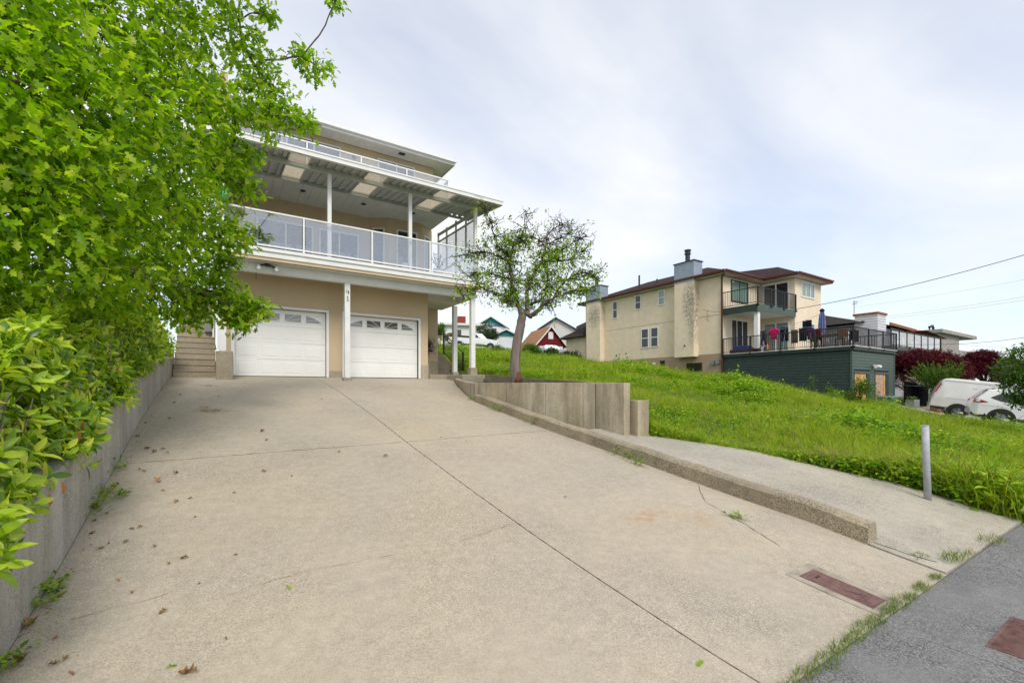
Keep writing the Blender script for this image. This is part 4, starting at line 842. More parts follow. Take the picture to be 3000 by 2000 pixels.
m_ = MB(); m_.tube([(43.8, 16, 7.6), (43.8, 16, 8.9)], .03, 5); m_.tube([(43.5, 16, 8.6), (44.4, 16, 8.75)], .03, 5); m_.tube([(43.6, 16, 8.82), (44.5, 16, 8.9)], .03, 5); m_.build('antenna', M['grey_metal'], K)
mat('board_concrete', (.34, .32, .29), .8, .1, .15, 3)
Q = thing('concrete_building', 'flat roofed pale concrete building far right above the maples', 'building', (66, 17, 0))
m_ = MB(); m_.box(62, 72.0, 15.6, 28, -1, 5.4); m_.build('wall', M['siding_white'], Q); MB().box(60.6, 67.6, 15.0, 24, 5.4, 7.3).build('concrete_box', M['board_concrete'], Q); MB().box(60.3, 72.5, 14.6, 24.5, 7.3, 7.65).build('roof_slab', M['board_concrete'], Q)
MB().box(67.7, 72.2, 15.0, 15.4, 5.2, 5.9).build('balcony_front', M['board_concrete'], Q); MB().box(67.7, 72.2, 16.5, 22, 5.4, 7.28).build('recess_wall', M['siding_white'], Q); MB().tube([(62, 16, 7.65), (62, 16, 8.1), (62.9, 16, 8.3), (63.2, 16, 8.0)], .12, 8).build('roof_vent', M['dark_metal'], Q)
# ------------------------------------------------------------------ houses up the hill, seen between the two big houses
mat('teal_board', (.035, .21, .22), .7, .2, .1, 6); mat('far_white', (.66, .66, .64), .7, .2, .04, 3); mat('brick_red', (.24, .055, .035), .85, .1, .2, 8); mat('red_board', (.17, .012, .012), .7, .2, .12, 5); mat('roof_tan', (.32, .17, .09), .9, .1, .12, 10); mat('charcoal', (.035, .038, .045), .6, .3, .1, 5); mat('pale_stucco', (.58, .57, .54), .85, .1, .04, 2)
ax = Vector((math.sin(R(33)), math.cos(R(33)), 0)); rx = Vector((math.cos(R(33)), -math.sin(R(33)), 0))
def local(name, label, cat, base, yaw):
    return thing(name, label, cat, base, None, (0, 0, yaw))
def lb(nm, mt, p, x0, x1, y0, y1, z0, z1, rot=None):
    o = bx(nm, M[mt], None, x0, x1, y0, y1, z0, z1, rot); o.parent = p; return o
def lm(mb, nm, mt, p): return mb.build(nm, M[mt], p, local=True)
def gable(p, x0, x1, y0, y1, ze, zr, mt_roof, mt_face, ov=.4, th=.14, batten=None):
    """gable facing -y: two roof planes, barge boards, end wall"""
    xm = (x0 + x1) / 2; sl = (zr - ze) / (xm - x0)
    for s_ in (-1, 1):
        xe = xm + s_ * (xm - x0 + ov); zz = ze - ov * sl
        lm(MB().hexa([(xm, y0 - ov, zr), (xe, y0 - ov, zz), (xe, y1 + ov, zz), (xm, y1 + ov, zr), (xm, y0 - ov, zr + th), (xe, y0 - ov, zz + th), (xe, y1 + ov, zz + th), (xm, y1 + ov, zr + th)]), 'roof_plane', mt_roof, p)
        lm(MB().hexa([(xm, y0 - ov - .08, zr - .12), (xe, y0 - ov - .08, zz - .12), (xe, y0 - ov - .005, zz - .12), (xm, y0 - ov - .005, zr - .12), (xm, y0 - ov - .08, zr + th + .03), (xe, y0 - ov - .08, zz + th + .03), (xe, y0 - ov - .005, zz + th + .03), (xm, y0 - ov - .005, zr + th + .03)]), 'barge_board', 'far_white', p)
    lm(MB().prism([(x0, y0, ze), (x1, y0, ze), (xm, y0, zr)], (0, .15, 0)), 'gable_face', mt_face, p)
    if batten:
        n = int((x1 - x0) / batten)
        for k in range(1, n):
            x = x0 + (x1 - x0) * k / n; h = ze + (zr - ze) * (1 - abs(x - xm) / (xm - x0))
            if h - ze > .1: lb('batten', mt_face, p, x - .05, x + .05, y0 - .05, y0, ze, h - .05)
def at(u, v, d): return Vector((0, 0, 1.75)) + ax * d + rx * (d * (u - 1500) / 1333) + Vector((0, 0, (1137 - v) / 1333 * d))
YW = R(-20)
# white flat-roofed bungalow
b = at(1318, 1000, 76); p = local('bungalow', 'white flat roofed bungalow with red brick chimney behind the deck posts', 'house', b, YW)
lb('wall', 'far_white', p, -5.5, 6, 0, 8, -2, 2.7); lb('roof_edge', 'far_white', p, -6, 6.4, -.6, 8.6, 2.7, 3.05); lb('brick_chimney', 'brick_red', p, 1.6, 2.9, 2, 3.2, 3.05, 4.6)
lb('window', 'dark_glass', p, -4.2, -1.2, -.05, 0, .6, 2.0); lb('window_frame', 'far_white', p, -4.4, -4.2, -.07, 0, .5, 2.1); lb('door', 'dark_glass', p, 1.0, 1.9, -.05, 0, .0, 2.0); lb('railing', 'far_white', p, -5, 0, -1.3, -1.25, .6, .75); lm(MB().tube([(-3.6, 2, 3.05), (-3.6, 2, 6.2)], .16, 6), 'vent_pipe', 'grey_metal', p)
# teal gabled house and its garage
b = at(1437, 985, 90); p = local('teal_house', 'white house with teal boarded gable behind the thin tree', 'house', b, R(-24))
lb('wall', 'far_white', p, -3.2, 3.2, 0, 8, -3, 2.6); gable(p, -3.2, 3.2, 0, 8, 1.9, 3.9, 'far_white', 'teal_board', .6, .14, .42)
lm(MB().hexa([(-4.6, -1.6, .2), (-1.0, -1.6, .2), (-1.9, .02, 2.0), (-3.9, .02, 2.0), (-4.6, -1.6, .35), (-1.0, -1.6, .35), (-1.9, .02, 2.15), (-3.9, .02, 2.15)]), 'lean_to_roof', 'charcoal', p); lm(MB().hexa([(-3.4, -1.1, .92), (-2.3, -1.1, .92), (-2.5, -.5, 1.56), (-3.4, -.5, 1.56), (-3.4, -1.1, 1.0), (-2.3, -1.1, 1.0), (-2.5, -.5, 1.66), (-3.4, -.5, 1.66)]), 'skylight', 'far_white', p)
lb('side_wall', 'chimney_blue', p, -4.5, -3.25, -1.4, 3, -3, .2); lb('window', 'dark_glass', p, .2, 1.2, -.05, 0, .3, 1.6)
b = at(1470, 1010, 80); p = local('teal_garage', 'small white garage with teal gable beside the thin tree trunk', 'garage', b, R(-24))
lb('wall', 'far_white', p, -3.4, 3.0, 0, 6, -2, 1.6); gable(p, -1.6, 3.0, -.2, 6, 1.6, 2.7, 'far_white', 'teal_board', .5, .12, .4)
for q in ((-1.2, .5), (.9, 2.6)): lb('garage_door', 'siding_white', p, q[0], q[1], -.06, -.01, -1.5, 1.2)
lb('door_post', 'teal_board', p, -1.55, -1.4, -.05, 0, -2, 1.5)
# red gable garage with tan roof
b = at(1612, 1040, 82); p = local('red_garage', 'red boarded gable garage with tan roof and white doors', 'garage', b, R(-12))
lb('wall', 'red_board', p, -2.75, 2.75, 0, 7.5, -1.5, 2.0); gable(p, -2.75, 2.75, 0, 8, 2.0, 5.1, 'roof_tan', 'red_board', .5, .12)
z = 2.05
while z < 4.9: hw = 2.7 * (5.1 - z) / 3.1; lb('siding_board', 'red_board', p, -hw, hw, -.06, 0, z, z + .17); z += .22
lb('attic_window', 'siding_white', p, -.4, .55, -.1, -.06, 2.9, 4.2)
for q in ((-2.5, -.15), (.15, 2.5)): lb('garage_door', 'far_white', p, q[0], q[1], -.05, -.0, -1.4, 1.6)
# pale modern house
b = at(1662, 1035, 96); p = local('modern_house', 'pale modern house with charcoal roof and big corner window behind the red garage', 'house', b, R(-50)); p.scale = (1.32, 1.32, 1.32)
lm(MB().prism([(-4.5, 0, -2), (1.5, 0, -2), (1.5, 0, 3.6), (-1.8, 0, 5.6), (-4.5, 0, 4.0)], (0, 9, 0)), 'wall', 'pale_stucco', p)
lm(MB().hexa([(-1.8, -.4, 5.62), (1.8, -.4, 3.45), (1.8, 9.4, 3.45), (-1.8, 9.4, 5.62), (-1.8, -.4, 5.85), (1.8, -.4, 3.7), (1.8, 9.4, 3.7), (-1.8, 9.4, 5.85)]), 'roof_plane', 'charcoal', p); lm(MB().hexa([(-1.8, -.4, 5.62), (-4.9, -.4, 3.75), (-4.9, 9.4, 3.75), (-1.8, 9.4, 5.62), (-1.8, -.4, 5.85), (-4.9, -.4, 4.0), (-4.9, 9.4, 4.0), (-1.8, 9.4, 5.85)]), 'roof_plane', 'charcoal', p)
lb('bay', 'charcoal', p, 1.52, 6.2, -.6, 7, -.2, 4.2); lb('bay_glass', 'green_window', p, 2.6, 5.8, -.68, -.61, .3, 2.9); lb('lower_wall', 'far_white', p, 1.52, 6.2, 0, 7, -2.5, -.25); lb('lower_window', 'dark_glass', p, 3.6, 5.6, -.06, 0, -1.9, -.6); lb('column', 'charcoal', p, 4.6, 4.9, -.5, -.2, -2.5, -.25)
lm(MB().prism([(1.6, -.6, 4.2), (6.2, -.6, 4.2), (3.9, -.6, 5.2)], (0, 7, 0)), 'bay_roof', 'charcoal', p)
b = at(1648, 1033, 74); p = thing('wooden_bin', 'brown wooden shed box beside the grey parked car', 'box', b); bx('box', M['wood_orange'], p, b.x - .6, b.x + .6, b.y - .4, b.y + .4, b.z - 1.0, b.z + .45)
# ------------------------------------------------------------------ vehicles (local axes: x forward, rear axle at 0; y left; z up)
def paint(name, col, rough=.3):
    m = mat(name, col, rough, .5, .03, 2.5); [n for n in m.node_tree.nodes if n.type == 'BSDF_PRINCIPLED'][0].inputs['Coat Weight'].default_value = .5; return m
paint('van_white', (.60, .59, .56), .45); paint('suv_white', (.68, .68, .68), .25); paint('truck_white', (.70, .71, .72), .3); paint('car_silver', (.30, .32, .36), .3)
mat('tyre', (.018, .018, .019), .85, .2, .1, 20); mat('plastic_black', (.02, .021, .023), .6, .3, .1, 10); mat('chrome', (.30, .31, .34), .35, .6, .05, 5, metal=.8); mat('lamp_red', (.30, .012, .015), .25, .6, .1, 6); mat('seam', (.10, .10, .10), .8, .1, .1, 6)
def vehicle(name, label, cat, pos, heading, body_mat, T, B, W, belt, roofw, wheels, wr, group=None, scale=1.0, slope=None, zoff=0):
    o = thing(name, label, cat, pos, group)
    h = Vector((math.cos(heading), math.sin(heading), 0)); wb = max(wheels)
    if slope is None: z0 = float(lot(pos[0], pos[1])); p1 = Vector(pos) + h * wb * scale; slope = (float(lot(p1.x, p1.y)) - z0) / (wb * scale)
    f = Vector((h.x, h.y, slope)).normalized(); l = Vector((-h.y, h.x, 0)); u = f.cross(l)
    o.rotation_euler = Matrix((f, l, u)).transposed().to_euler(); o.scale = (scale,) * 3
    tx, tz = zip(*T); bx_, bz = zip(*B); wx, wz = zip(*W)
    def top(x): return float(np.interp(x, tx, tz))
    def ysurf(x, z):
        w_ = float(np.interp(x, wx, wz)); t = max(0, (z - belt) / (max(tz) - belt)); 
        return w_ * (1 - (1 - roofw) * t)
    X = sorted(set(list(tx) + list(bx_) + list(wx) + list(np.linspace(tx[0], tx[-1], 40)))); V = []; F = []; k = 15
    for x in X:
        zb = float(np.interp(x, bx_, bz)); zt = top(x); zb = min(zb, zt - .05); half = []
        ring = [(0, zb), (.8, zb), (1, zb + (zt - zb) * .12), (1, zb + (zt - zb) * .4), (1, min(belt, zt - .1) if zt - .1 > zb + (zt - zb) * .45 else zb + (zt - zb) * .6), (1, zt - .07), (.86, zt - .012), (0, zt)]
        for i, (q, z) in enumerate(ring): half.append((q * ysurf(x, z), z))
        full = [(y, z) for y, z in half] + [(-y, z) for y, z in half[-2:0:-1]]
        V += [(x, y, z) for y, z in full]; k = len(full)
    for i in range(len(X) - 1):
        for j in range(k): F.append((i * k + j, i * k + (j + 1) % k, (i + 1) * k + (j + 1) % k, (i + 1) * k + j))
    F += [tuple(range(k)), tuple(range((len(X) - 1) * k, len(X) * k))[::-1]]
    MB().add(V, F).build('body', M[body_mat], o, smooth=False, local=True)
    me = o.children[0].data; me.polygons.foreach_set('use_smooth', [True] * len(me.polygons)); me.set_sharp_from_angle(angle=R(40)) if hasattr(me, 'set_sharp_from_angle') else None
    for wxp in wheels:
        for s_ in (-1, 1):
            yo = float(np.interp(wxp, wx, wz)); c = (wxp, s_ * (yo - .10), wr)
            wh = bpy.data.objects.new('wheel', None); COL.objects.link(wh); wh.parent = o; wh.location = c
            MB().lathe((0, 0, 0), [(wr * .62, -.11), (wr * .93, -.12), (wr, -.08), (wr, .08), (wr * .93, .12), (wr * .62, .11)], 28, 'y').build('tyre', M['tyre'], wh, smooth=True, local=True)
            MB().lathe((0, s_ * .085, 0), [(.05, -.01), (wr * .6, -.01), (wr * .64, .03), (wr * .58, .035), (wr * .56, .005), (.05, .005)], 24, 'y').build('rim', M['plastic_black'], wh, local=True)
            sp = MB()
            for q in range(5):
                for e in (-.13, .13):
                    a = 2 * math.pi * q / 5 + e; sp.tube([(0, s_ * .115, 0), (math.cos(a) * wr * .6, s_ * .115, math.sin(a) * wr * .6)], [.03, .022], 5)
            sp.lathe((0, s_ * .115, 0), [(.06, -.02), (.06, .02)], 12, 'y'); sp.build('spokes', M['chrome'], wh, local=True); MB().lathe((0, s_ * .11, 0), [(wr * .58, 0), (wr * .66, .0), (wr * .66, .02), (wr * .58, .02)], 24, 'y').build('rim_lip', M['chrome'], wh, local=True)
            # arch: dark lining half-ring on the body side
            V = []; F = []; n = 18
            for q in range(n + 1):
                a = math.pi * q / n * 1.14 - .22; 
                for rr in (wr * .7, wr * 1.22): V.append((wxp + rr * math.cos(a), s_ * (ysurf(wxp, wr) + .006), wr + rr * math.sin(a)))
            for q in range(n): F.append((q * 2, q * 2 + 1, q * 2 + 3, q * 2 + 2))
            MB().add(V, F).build('wheel_arch', M['plastic_black'], o, local=True)
    def patch(nm, mt, lo, hi, sides=(-1, 1), off=.012):
        """strip on the flank between the polylines lo and hi of (x, z)"""
        for s_ in sides:
            V = [(x, s_ * (ysurf(x, z) + off), z) for x, z in lo] + [(x, s_ * (ysurf(x, z) + off), z) for x, z in hi]; n = len(lo)
            MB().add(V, [(i, i + 1, n + i + 1, n + i) for i in range(n - 1)]).build(nm, M[mt], o, local=True)
    def seam(pts, wd=.012, sides=(-1, 1)):
        for s_ in sides:
            m_ = MB()
            m_.tube([(x, s_ * (ysurf(x, z) + .001), z) for x, z in pts], wd * .5, 4); m_.build('panel_gap', M['seam'], o, local=True)
    return o, patch, seam, ysurf, top
# white panel van
vx, vy = 31.7, 7.25; hd = R(-72)
o, patch, seam, ys_, top = vehicle('van', 'dirty white panel van parked behind the white car', 'van', (vx, vy, float(lot(vx, vy)) + .055), hd, 'van_white',
    [(-1.08, .55), (-1.06, 1.0), (-.92, 1.5), (-.74, 1.96), (-.62, 2.06), (-.4, 2.1), (2.4, 2.1), (2.9, 2.0), (3.5, 1.45), (4.2, 1.2), (4.45, .9), (4.5, .6)], [(-1.08, .42), (-.6, .38), (4.2, .35), (4.5, .45)], [(-1.08, .92), (-.7, .99), (3.5, .99), (4.5, .85)], 1.05, .84, (0, 3.45), .37, scale=.96)
patch('tail_lamp', 'lamp_red', [(-1.0, 1.28), (-.93, 1.30)], [(-.82, 1.78), (-.75, 1.76)]); seam([(-1.0, 1.0), (-.88, 1.3), (-.68, 1.85)]); seam([(-.68, 1.93), (2.7, 1.93)], .02); seam([(1.0, .5), (1.0, 1.92)]); seam([(2.0, .5), (2.0, 1.92)]); seam([(2.95, .5), (2.9, 1.8)])
seam([(-1.02, .95), (3.4, .98)], .02); patch('bumper', 'plastic_black', [(-1.06, .44), (-.8, .42), (-.5, .42)], [(-1.06, .58), (-.8, .56), (-.5, .54)]); patch('window', 'black_window', [(2.05, 1.15), (2.9, 1.15)], [(2.05, 1.8), (2.75, 1.8)])
# white sport utility car
vx, vy = 29.35, 5.35
o, patch, seam, ys_, top = vehicle('parked_car', 'white sport utility car parked nose down at the edge of the grass', 'car', (vx, vy, float(lot(vx, vy)) + .055), hd, 'suv_white',
    [(-.98, .6), (-.97, .95), (-.88, 1.15), (-.66, 1.45), (-.5, 1.62), (-.2, 1.68), (.6, 1.71), (1.5, 1.68), (1.9, 1.58), (2.6, 1.13), (3.3, 1.03), (3.65, .85), (3.75, .55)], [(-.98, .48), (-.8, .34), (3.4, .3), (3.75, .4)], [(-.98, .80), (-.75, .93), (3.2, .95), (3.75, .72)], 1.06, .80, (0, 2.79), .38)
patch('side_window', 'black_window', [(-.42, 1.24), (-.1, 1.14), (.45, 1.11), (.72, 1.10)], [(-.42, 1.27), (-.15, 1.47), (.4, 1.55), (.66, 1.55)]); patch('side_window', 'black_window', [(.82, 1.10), (1.5, 1.08), (1.75, 1.08)], [(.76, 1.55), (1.4, 1.55), (1.62, 1.52)]); patch('side_window', 'black_window', [(1.85, 1.08), (2.55, 1.08)], [(1.72, 1.5), (2.1, 1.36)])
patch('tail_lamp', 'lamp_red', [(-.95, .98), (-.75, .98), (-.5, 1.04)], [(-.92, 1.12), (-.72, 1.12), (-.5, 1.06)]); patch('sill_trim', 'plastic_black', [(.45, .34), (2.35, .34)], [(.45, .46), (2.35, .46)]); patch('bumper_trim', 'plastic_black', [(-.95, .44), (-.45, .38)], [(-.95, .56), (-.5, .54)])
seam([(.75, 1.05), (.72, .8), (.5, .5)]); seam([(1.82, 1.05), (1.8, .45)]); seam([(-.75, .9), (.3, .88)], .008); patch('door_handle', 'chrome', [(1.45, .92), (1.7, .92)], [(1.45, .96), (1.7, .96)], off=.03); patch('door_handle', 'chrome', [(.85, .93), (1.1, .93)], [(.85, .97), (1.1, .97)], off=.03)
m_ = MB(); m_.hexa([(-.86, -.6, 1.53), (-.3, -.62, 1.69), (-.3, .62, 1.69), (-.86, .6, 1.53), (-.9, -.6, 1.57), (-.3, -.62, 1.73), (-.3, .62, 1.73), (-.9, .6, 1.57)]); m_.build('spoiler', M['suv_white'], o, local=True)
m_ = MB(); m_.add([(-.90, -.66, 1.16), (-.90, .66, 1.16), (-.60, .6, 1.535), (-.60, -.6, 1.535)], [(0, 1, 2, 3)]); m_.build('rear_window', M['black_window'], o, local=True)
for s_ in (-1, 1): MB().tube([(-.1, s_ * .66, 1.74), (.4, s_ * .68, 1.80), (1.2, s_ * .68, 1.79), (1.5, s_ * .66, 1.73)], .02, 6).build('roof_rail', M['chrome'], o, local=True)
# white pickup up the hill
b = at(1345, 1022, 54)
o, patch, seam, ys_, top = vehicle('pickup_truck', 'white pickup truck parked up the hill behind the deck posts', 'truck', b, R(-28), 'truck_white',
    [(-1.25, .6), (-1.24, 1.3), (-1.2, 1.32), (1.35, 1.32), (1.42, 1.85), (1.7, 1.95), (2.6, 1.92), (3.2, 1.35), (4.3, 1.25), (4.6, 1.0), (4.65, .6)], [(-1.25, .55), (4.3, .5), (4.65, .55)], [(-1.25, .95), (4.2, .97), (4.65, .85)], 1.3, .82, (0, 3.65), .4, slope=-.06)
patch('side_window', 'black_window', [(1.55, 1.36), (2.2, 1.36)], [(1.55, 1.8), (2.15, 1.8)]); patch('side_window', 'black_window', [(2.28, 1.36), (3.0, 1.36)], [(2.23, 1.8), (2.6, 1.78)]); seam([(2.23, 1.3), (2.23, .6)]); patch('door_handle', 'plastic_black', [(1.65, 1.15), (1.85, 1.15)], [(1.65, 1.2), (1.85, 1.2)])
MB().box(-1.1, 1.2, -.75, .75, 1.33, 1.55).build('bed_cover', M['plastic_black'], o, local=True)
b = at(1600, 1043, 72)
o, patch, seam, ys_, top = vehicle('parked_car', 'silver grey hatchback parked in front of the red garage', 'car', b, R(-30), 'car_silver',
    [(-.8, .6), (-.78, 1.0), (-.6, 1.35), (-.2, 1.58), (.6, 1.62), (1.4, 1.55), (2.2, 1.1), (3.1, .98), (3.4, .8), (3.45, .5)], [(-.8, .45), (3.1, .35), (3.45, .4)], [(-.8, .8), (-.5, .9), (3, .9), (3.45, .7)], 1.0, .8, (0, 2.6), .34, slope=-.05, scale=1.1)
patch('side_window', 'dark_glass', [(-.35, 1.06), (.6, 1.04)], [(-.2, 1.42), (.6, 1.48)]); patch('side_window', 'dark_glass', [(.68, 1.04), (1.85, 1.03)], [(.68, 1.48), (1.3, 1.42)])
# ------------------------------------------------------------------ leaves and growing things
def leaf_template(prof_, fold=.22, droop=.25):
    T = []; F = []
    for t, w_ in prof_: z = -droop * t * t; T += [(0, t, z), (w_, t, z + fold * w_), (-w_, t, z + fold * w_)]
    for i in range(len(prof_) - 1):
        a, b = i * 3, (i + 1) * 3
        if prof_[i][1] > 0: F += [(a, a + 1, b + 1), (a + 2, a, b)]
        if prof_[i + 1][1] > 0: F += [(a, b + 1, b), (a, b, b + 2)] if prof_[i][1] <= 0 else [(a, b + 1, b), (a + 2, b, b + 2)]
        else: F += [(a, a + 1, b)] if False else []
        if prof_[i + 1][1] <= 0: F = F[:-2] + [(a, a + 1, b), (a + 2, a, b)]
    return np.array(T, float), np.array(F, int)
OAK = leaf_template([(0, 0), (.06, .012), (.2, .15), (.3, .07), (.46, .30), (.56, .12), (.74, .26), (.83, .11), (.93, .09), (1, 0)], .25, .22)
LAUREL = leaf_template([(0, 0), (.22, .13), (.5, .19), (.78, .13), (1, 0)], .35, .3)
SMALL = leaf_template([(0, 0), (.35, .26), (.7, .2), (1, 0)], .3, .2)
STAR = (np.array([(0, 0, 0), (.1, .35, .03), (0, 1, -.15), (-.1, .35, .03), (.62, .75, -.1), (.2, .12, .02), (-.62, .75, -.1), (-.2, .12, .02), (.8, .1, -.12), (-.8, .1, -.12)], float), np.array([(0, 1, 2), (0, 2, 3), (0, 4, 1), (0, 5, 4), (0, 3, 6), (0, 6, 7), (0, 8, 5), (0, 7, 9)], int))
def leaves(name, parent, material, TT, P, D, UP, S, near=0, kind='stuff', part='leaf', origin=(0, 0, 1.75)):
    """one mesh of all leaves; the `near` largest in view become parts of their own"""
    T, TF = TT; Rm = frames(D, UP); idx = np.arange(len(P))
    if near:
        a = R(33); f = P[:, 0] * math.sin(a) + P[:, 1] * math.cos(a); l = P[:, 0] * math.cos(a) - P[:, 1] * math.sin(a); h = P[:, 2] - 1.75
        vis = (f > .5) & (np.abs(l / f) < 1.10) & (h / f < .83) & (h / f > -.62)
        score = np.where(vis, S / np.maximum(f, .5), 0); pick = np.argsort(-score)[:near]
        me = None
        for i in pick:
            if me is None:
                me = bpy.data.meshes.new('leaf_shape'); me.from_pydata([tuple(v) for v in T], [], [tuple(int(q) for q in f_) for f_ in TF]); me.materials.append(material); me.polygons.foreach_set('use_smooth', [True] * len(TF))
            o = bpy.data.objects.new(part, me); COL.objects.link(o); m4 = Matrix([list(r) for r in Rm[i] * S[i]]).to_4x4(); m4.translation = P[i]
            o.matrix_world = m4; loc, rot, sca = m4.decompose(); o.location = loc; o.rotation_euler = rot.to_euler(); o.scale = sca; put(o, parent)
        keep = np.ones(len(P), bool); keep[pick] = False; P, Rm, S = P[keep], Rm[keep], S[keep]
    V, F = scatter(T, TF, P, Rm, S); o = fastmesh(name, V, F, material, parent, smooth=True)
    if kind: o['kind'] = kind
    return o
def twigs(lobes, per, r_in=.35, extra=3):
    """random twig tips in ball-shaped lobes (x,y,z,r): position and outward direction"""
    P = []; D = []
    for (x, y, z, r_) in lobes:
        n = int(per * r_ ** 2 + extra); u_ = unit(n); rad = r_ * (r_in + (1 - r_in) * rng.random(n) ** .6); P.append(np.array((x, y, z)) + u_ * rad[:, None] * np.array((1, 1, .85))); D.append(u_)
    return np.concatenate(P), np.concatenate(D)
def spray(P, D, k, spread, out=.6, jit=.8):
    """k leaves about every twig tip"""
    n = len(P); LP = np.repeat(P, k, 0) + rng.normal(size=(n * k, 3)) * spread; LD = np.repeat(D, k, 0) * out + rng.normal(size=(n * k, 3)) * jit; return LP, LD
leafmat('oak_leaf', [(.08, .17, .006), (.19, .35, .008), (.30, .49, .012), (.42, .59, .02), (.52, .60, .05)], .55, .42, .35)
leafmat('laurel_leaf', [(.06, .13, .010), (.17, .32, .014), (.34, .50, .018), (.50, .62, .03), (.60, .62, .06)], .4, .32, .5)
leafmat('fruit_leaf', [(.07, .15, .010), (.17, .31, .014), (.30, .46, .025), (.40, .52, .05)], .5, .5, .3)
leafmat('maple_leaf', [(.035, .006, .012), (.075, .006, .016), (.12, .010, .022), (.17, .014, .025)], .35, .5, .3)
leafmat('bush_leaf', [(.035, .085, .012), (.07, .15, .02), (.12, .21, .028), (.17, .25, .04)], .45, .5, .3)
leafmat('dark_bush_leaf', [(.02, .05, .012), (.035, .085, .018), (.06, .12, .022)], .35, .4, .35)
leafmat('lilac_leaf', [(.035, .09, .012), (.07, .16, .018), (.12, .22, .025)], .4, .4, .35)
leafmat('dry_leaf', [(.22, .11, .045), (.32, .17, .06), (.17, .085, .03), (.38, .25, .10)], .15, .7, .2)
leafmat('rust_leaf', [(.42, .13, .04), (.48, .18, .05), (.30, .09, .03)], .2, .7, .2)
leafmat('petal', [(.45, .02, .08), (.6, .05, .14), (.35, .01, .05)], .2, .6, .2); leafmat('lilac_petal', [(.42, .36, .55), (.55, .48, .62), (.60, .55, .62)], .2, .6, .2); leafmat('yellow_petal', [(.55, .32, .02), (.5, .38, .04)], .3, .6, .2)
mat('bark_grey', (.19, .155, .135), .9, .15, .3, 9, 1., 24, streak=True, col2=(.11, .09, .075)); mat('bark_dark', (.05, .038, .03), .9, .1, .25, 12, .6, 40); mat('bark_oak', (.15, .115, .08), .9, .1, .25, 10, .6, 30)
def limb(mb, pts, r0, r1, n=8, wob=.0, sub=4):
    """tapered crooked limb through the given points (Catmull-Rom)"""
    P = [Vector(p) for p in pts]; Q = []
    for i in range(len(P) - 1):
        a, b, c, d = P[max(i - 1, 0)], P[i], P[i + 1], P[min(i + 2, len(P) - 1)]
        for k in range(sub):
            t = k / sub; q = .5 * ((2 * b) + (c - a) * t + (2 * a - 5 * b + 4 * c - d) * t * t + (3 * b - a - 3 * c + d) * t ** 3); Q.append(q + Vector((rnd.gauss(0, wob), rnd.gauss(0, wob), rnd.gauss(0, wob))) if Q else q)
    Q.append(P[-1]); m = len(Q) - 1
    mb.tube(Q, [r0 + (r1 - r0) * (i / m) ** .8 for i in range(m + 1)], n); return Q
# ---- oak leaning over the hedge
oak = thing('oak_tree', 'big leafy oak reaching over the laurel hedge from the left', 'tree', (-4.2, 8.8, 1.9))
OL = []   # lobes given as picture ray, distance along the view axis and radius, turned into places in the lot
for (u_, v_, d_, r_) in [(-150, -250, 4.6, 1.2), (100, -260, 5.2, 1.2), (350, -240, 6.0, 1.2), (560, -200, 6.8, 1.0), (720, -120, 7.6, .7), (-120, 40, 4.4, 1.0), (60, 60, 4.7, 1.0), (240, 60, 5.5, 1.0), (430, 60, 6.4, 1.0), (600, 70, 7.2, .85), (720, 60, 7.8, .55),
        (-120, 300, 4.2, .9), (60, 290, 4.5, .9), (230, 290, 5.3, .95), (410, 290, 6.2, .95), (570, 280, 7.1, .85), (700, 300, 7.9, .6), (770, 190, 8.1, .45), (815, 260, 8.3, .38), (950, 190, 8.4, .28), (905, 165, 8.4, .16), (880, 340, 8.3, .30), (920, 365, 8.4, .20), (800, 350, 8.2, .36), (815, 45, 8.2, .22), (1005, 2, 8.4, .10),
        (-120, 520, 4.2, .9), (60, 510, 4.4, .85), (220, 510, 5.2, .9), (400, 510, 6.2, .9), (550, 490, 7.1, .75), (660, 470, 7.9, .5), (720, 445, 8.2, .34), (775, 460, 8.3, .26), (730, 535, 8.2, .30), (770, 555, 8.3, .22),
        (-100, 720, 4.2, .8), (60, 700, 4.5, .75), (220, 690, 5.3, .85), (400, 680, 6.3, .85), (540, 660, 7.2, .75), (640, 640, 7.9, .55), (705, 680, 8.1, .38), (735, 700, 8.2, .25), (300, 830, 6.2, .65), (440, 820, 7.1, .65), (555, 800, 7.9, .42), (660, 790, 8.2, .32), (620, 890, 8.2, .30), (700, 905, 8.2, .22), (750, 905, 8.2, .16), (560, 930, 8.2, .28), (700, 765, 8.3, .2), (690, 865, 8.2, .26), (730, 880, 8.2, .22), (765, 890, 8.25, .15), (650, 850, 8.1, .30), (590, 850, 8.0, .26), (530, 880, 7.8, .4), (745, 925, 8.2, .14), (745, 940, 8.2, .16), (785, 905, 8.2, .14), (700, 930, 8.2, .2)]:
    if v_ < 130: r_ *= .78
    if d_ > 6.9: u_ -= 42 if v_ > 395 and v_ < 760 else 22
    q = at(u_, v_, d_); OL.append((q.x, q.y, q.z, r_))
P, D = twigs(OL, 230, .22, 12)
LP, LD = spray(P, D, 6, .065, .6, .8); n = len(LP); UP = np.tile((0, 0, 1.), (n, 1)) + rng.normal(size=(n, 3)) * .6
LD[:, 2] -= .35
leaves('foliage', oak, M['oak_leaf'], OAK, LP, LD, UP, rng.uniform(.07, .165, n), near=300)
k = rng.choice(len(LP), 45, replace=False); leaves('withered_leaves', oak, M['rust_leaf'], OAK, LP[k] + .03, LD[k], UP[k], rng.uniform(.06, .10, 45))
tr = MB(); limb(tr, [(-4.2, 8.8, 1.0), (-4.15, 8.75, 2.6), (-4.0, 8.6, 4.2), (-3.8, 8.7, 6.2), (-3.7, 8.7, 8.4)], .26, .06, 12, .01); tr.build('trunk', M['bark_oak'], oak, smooth=True)
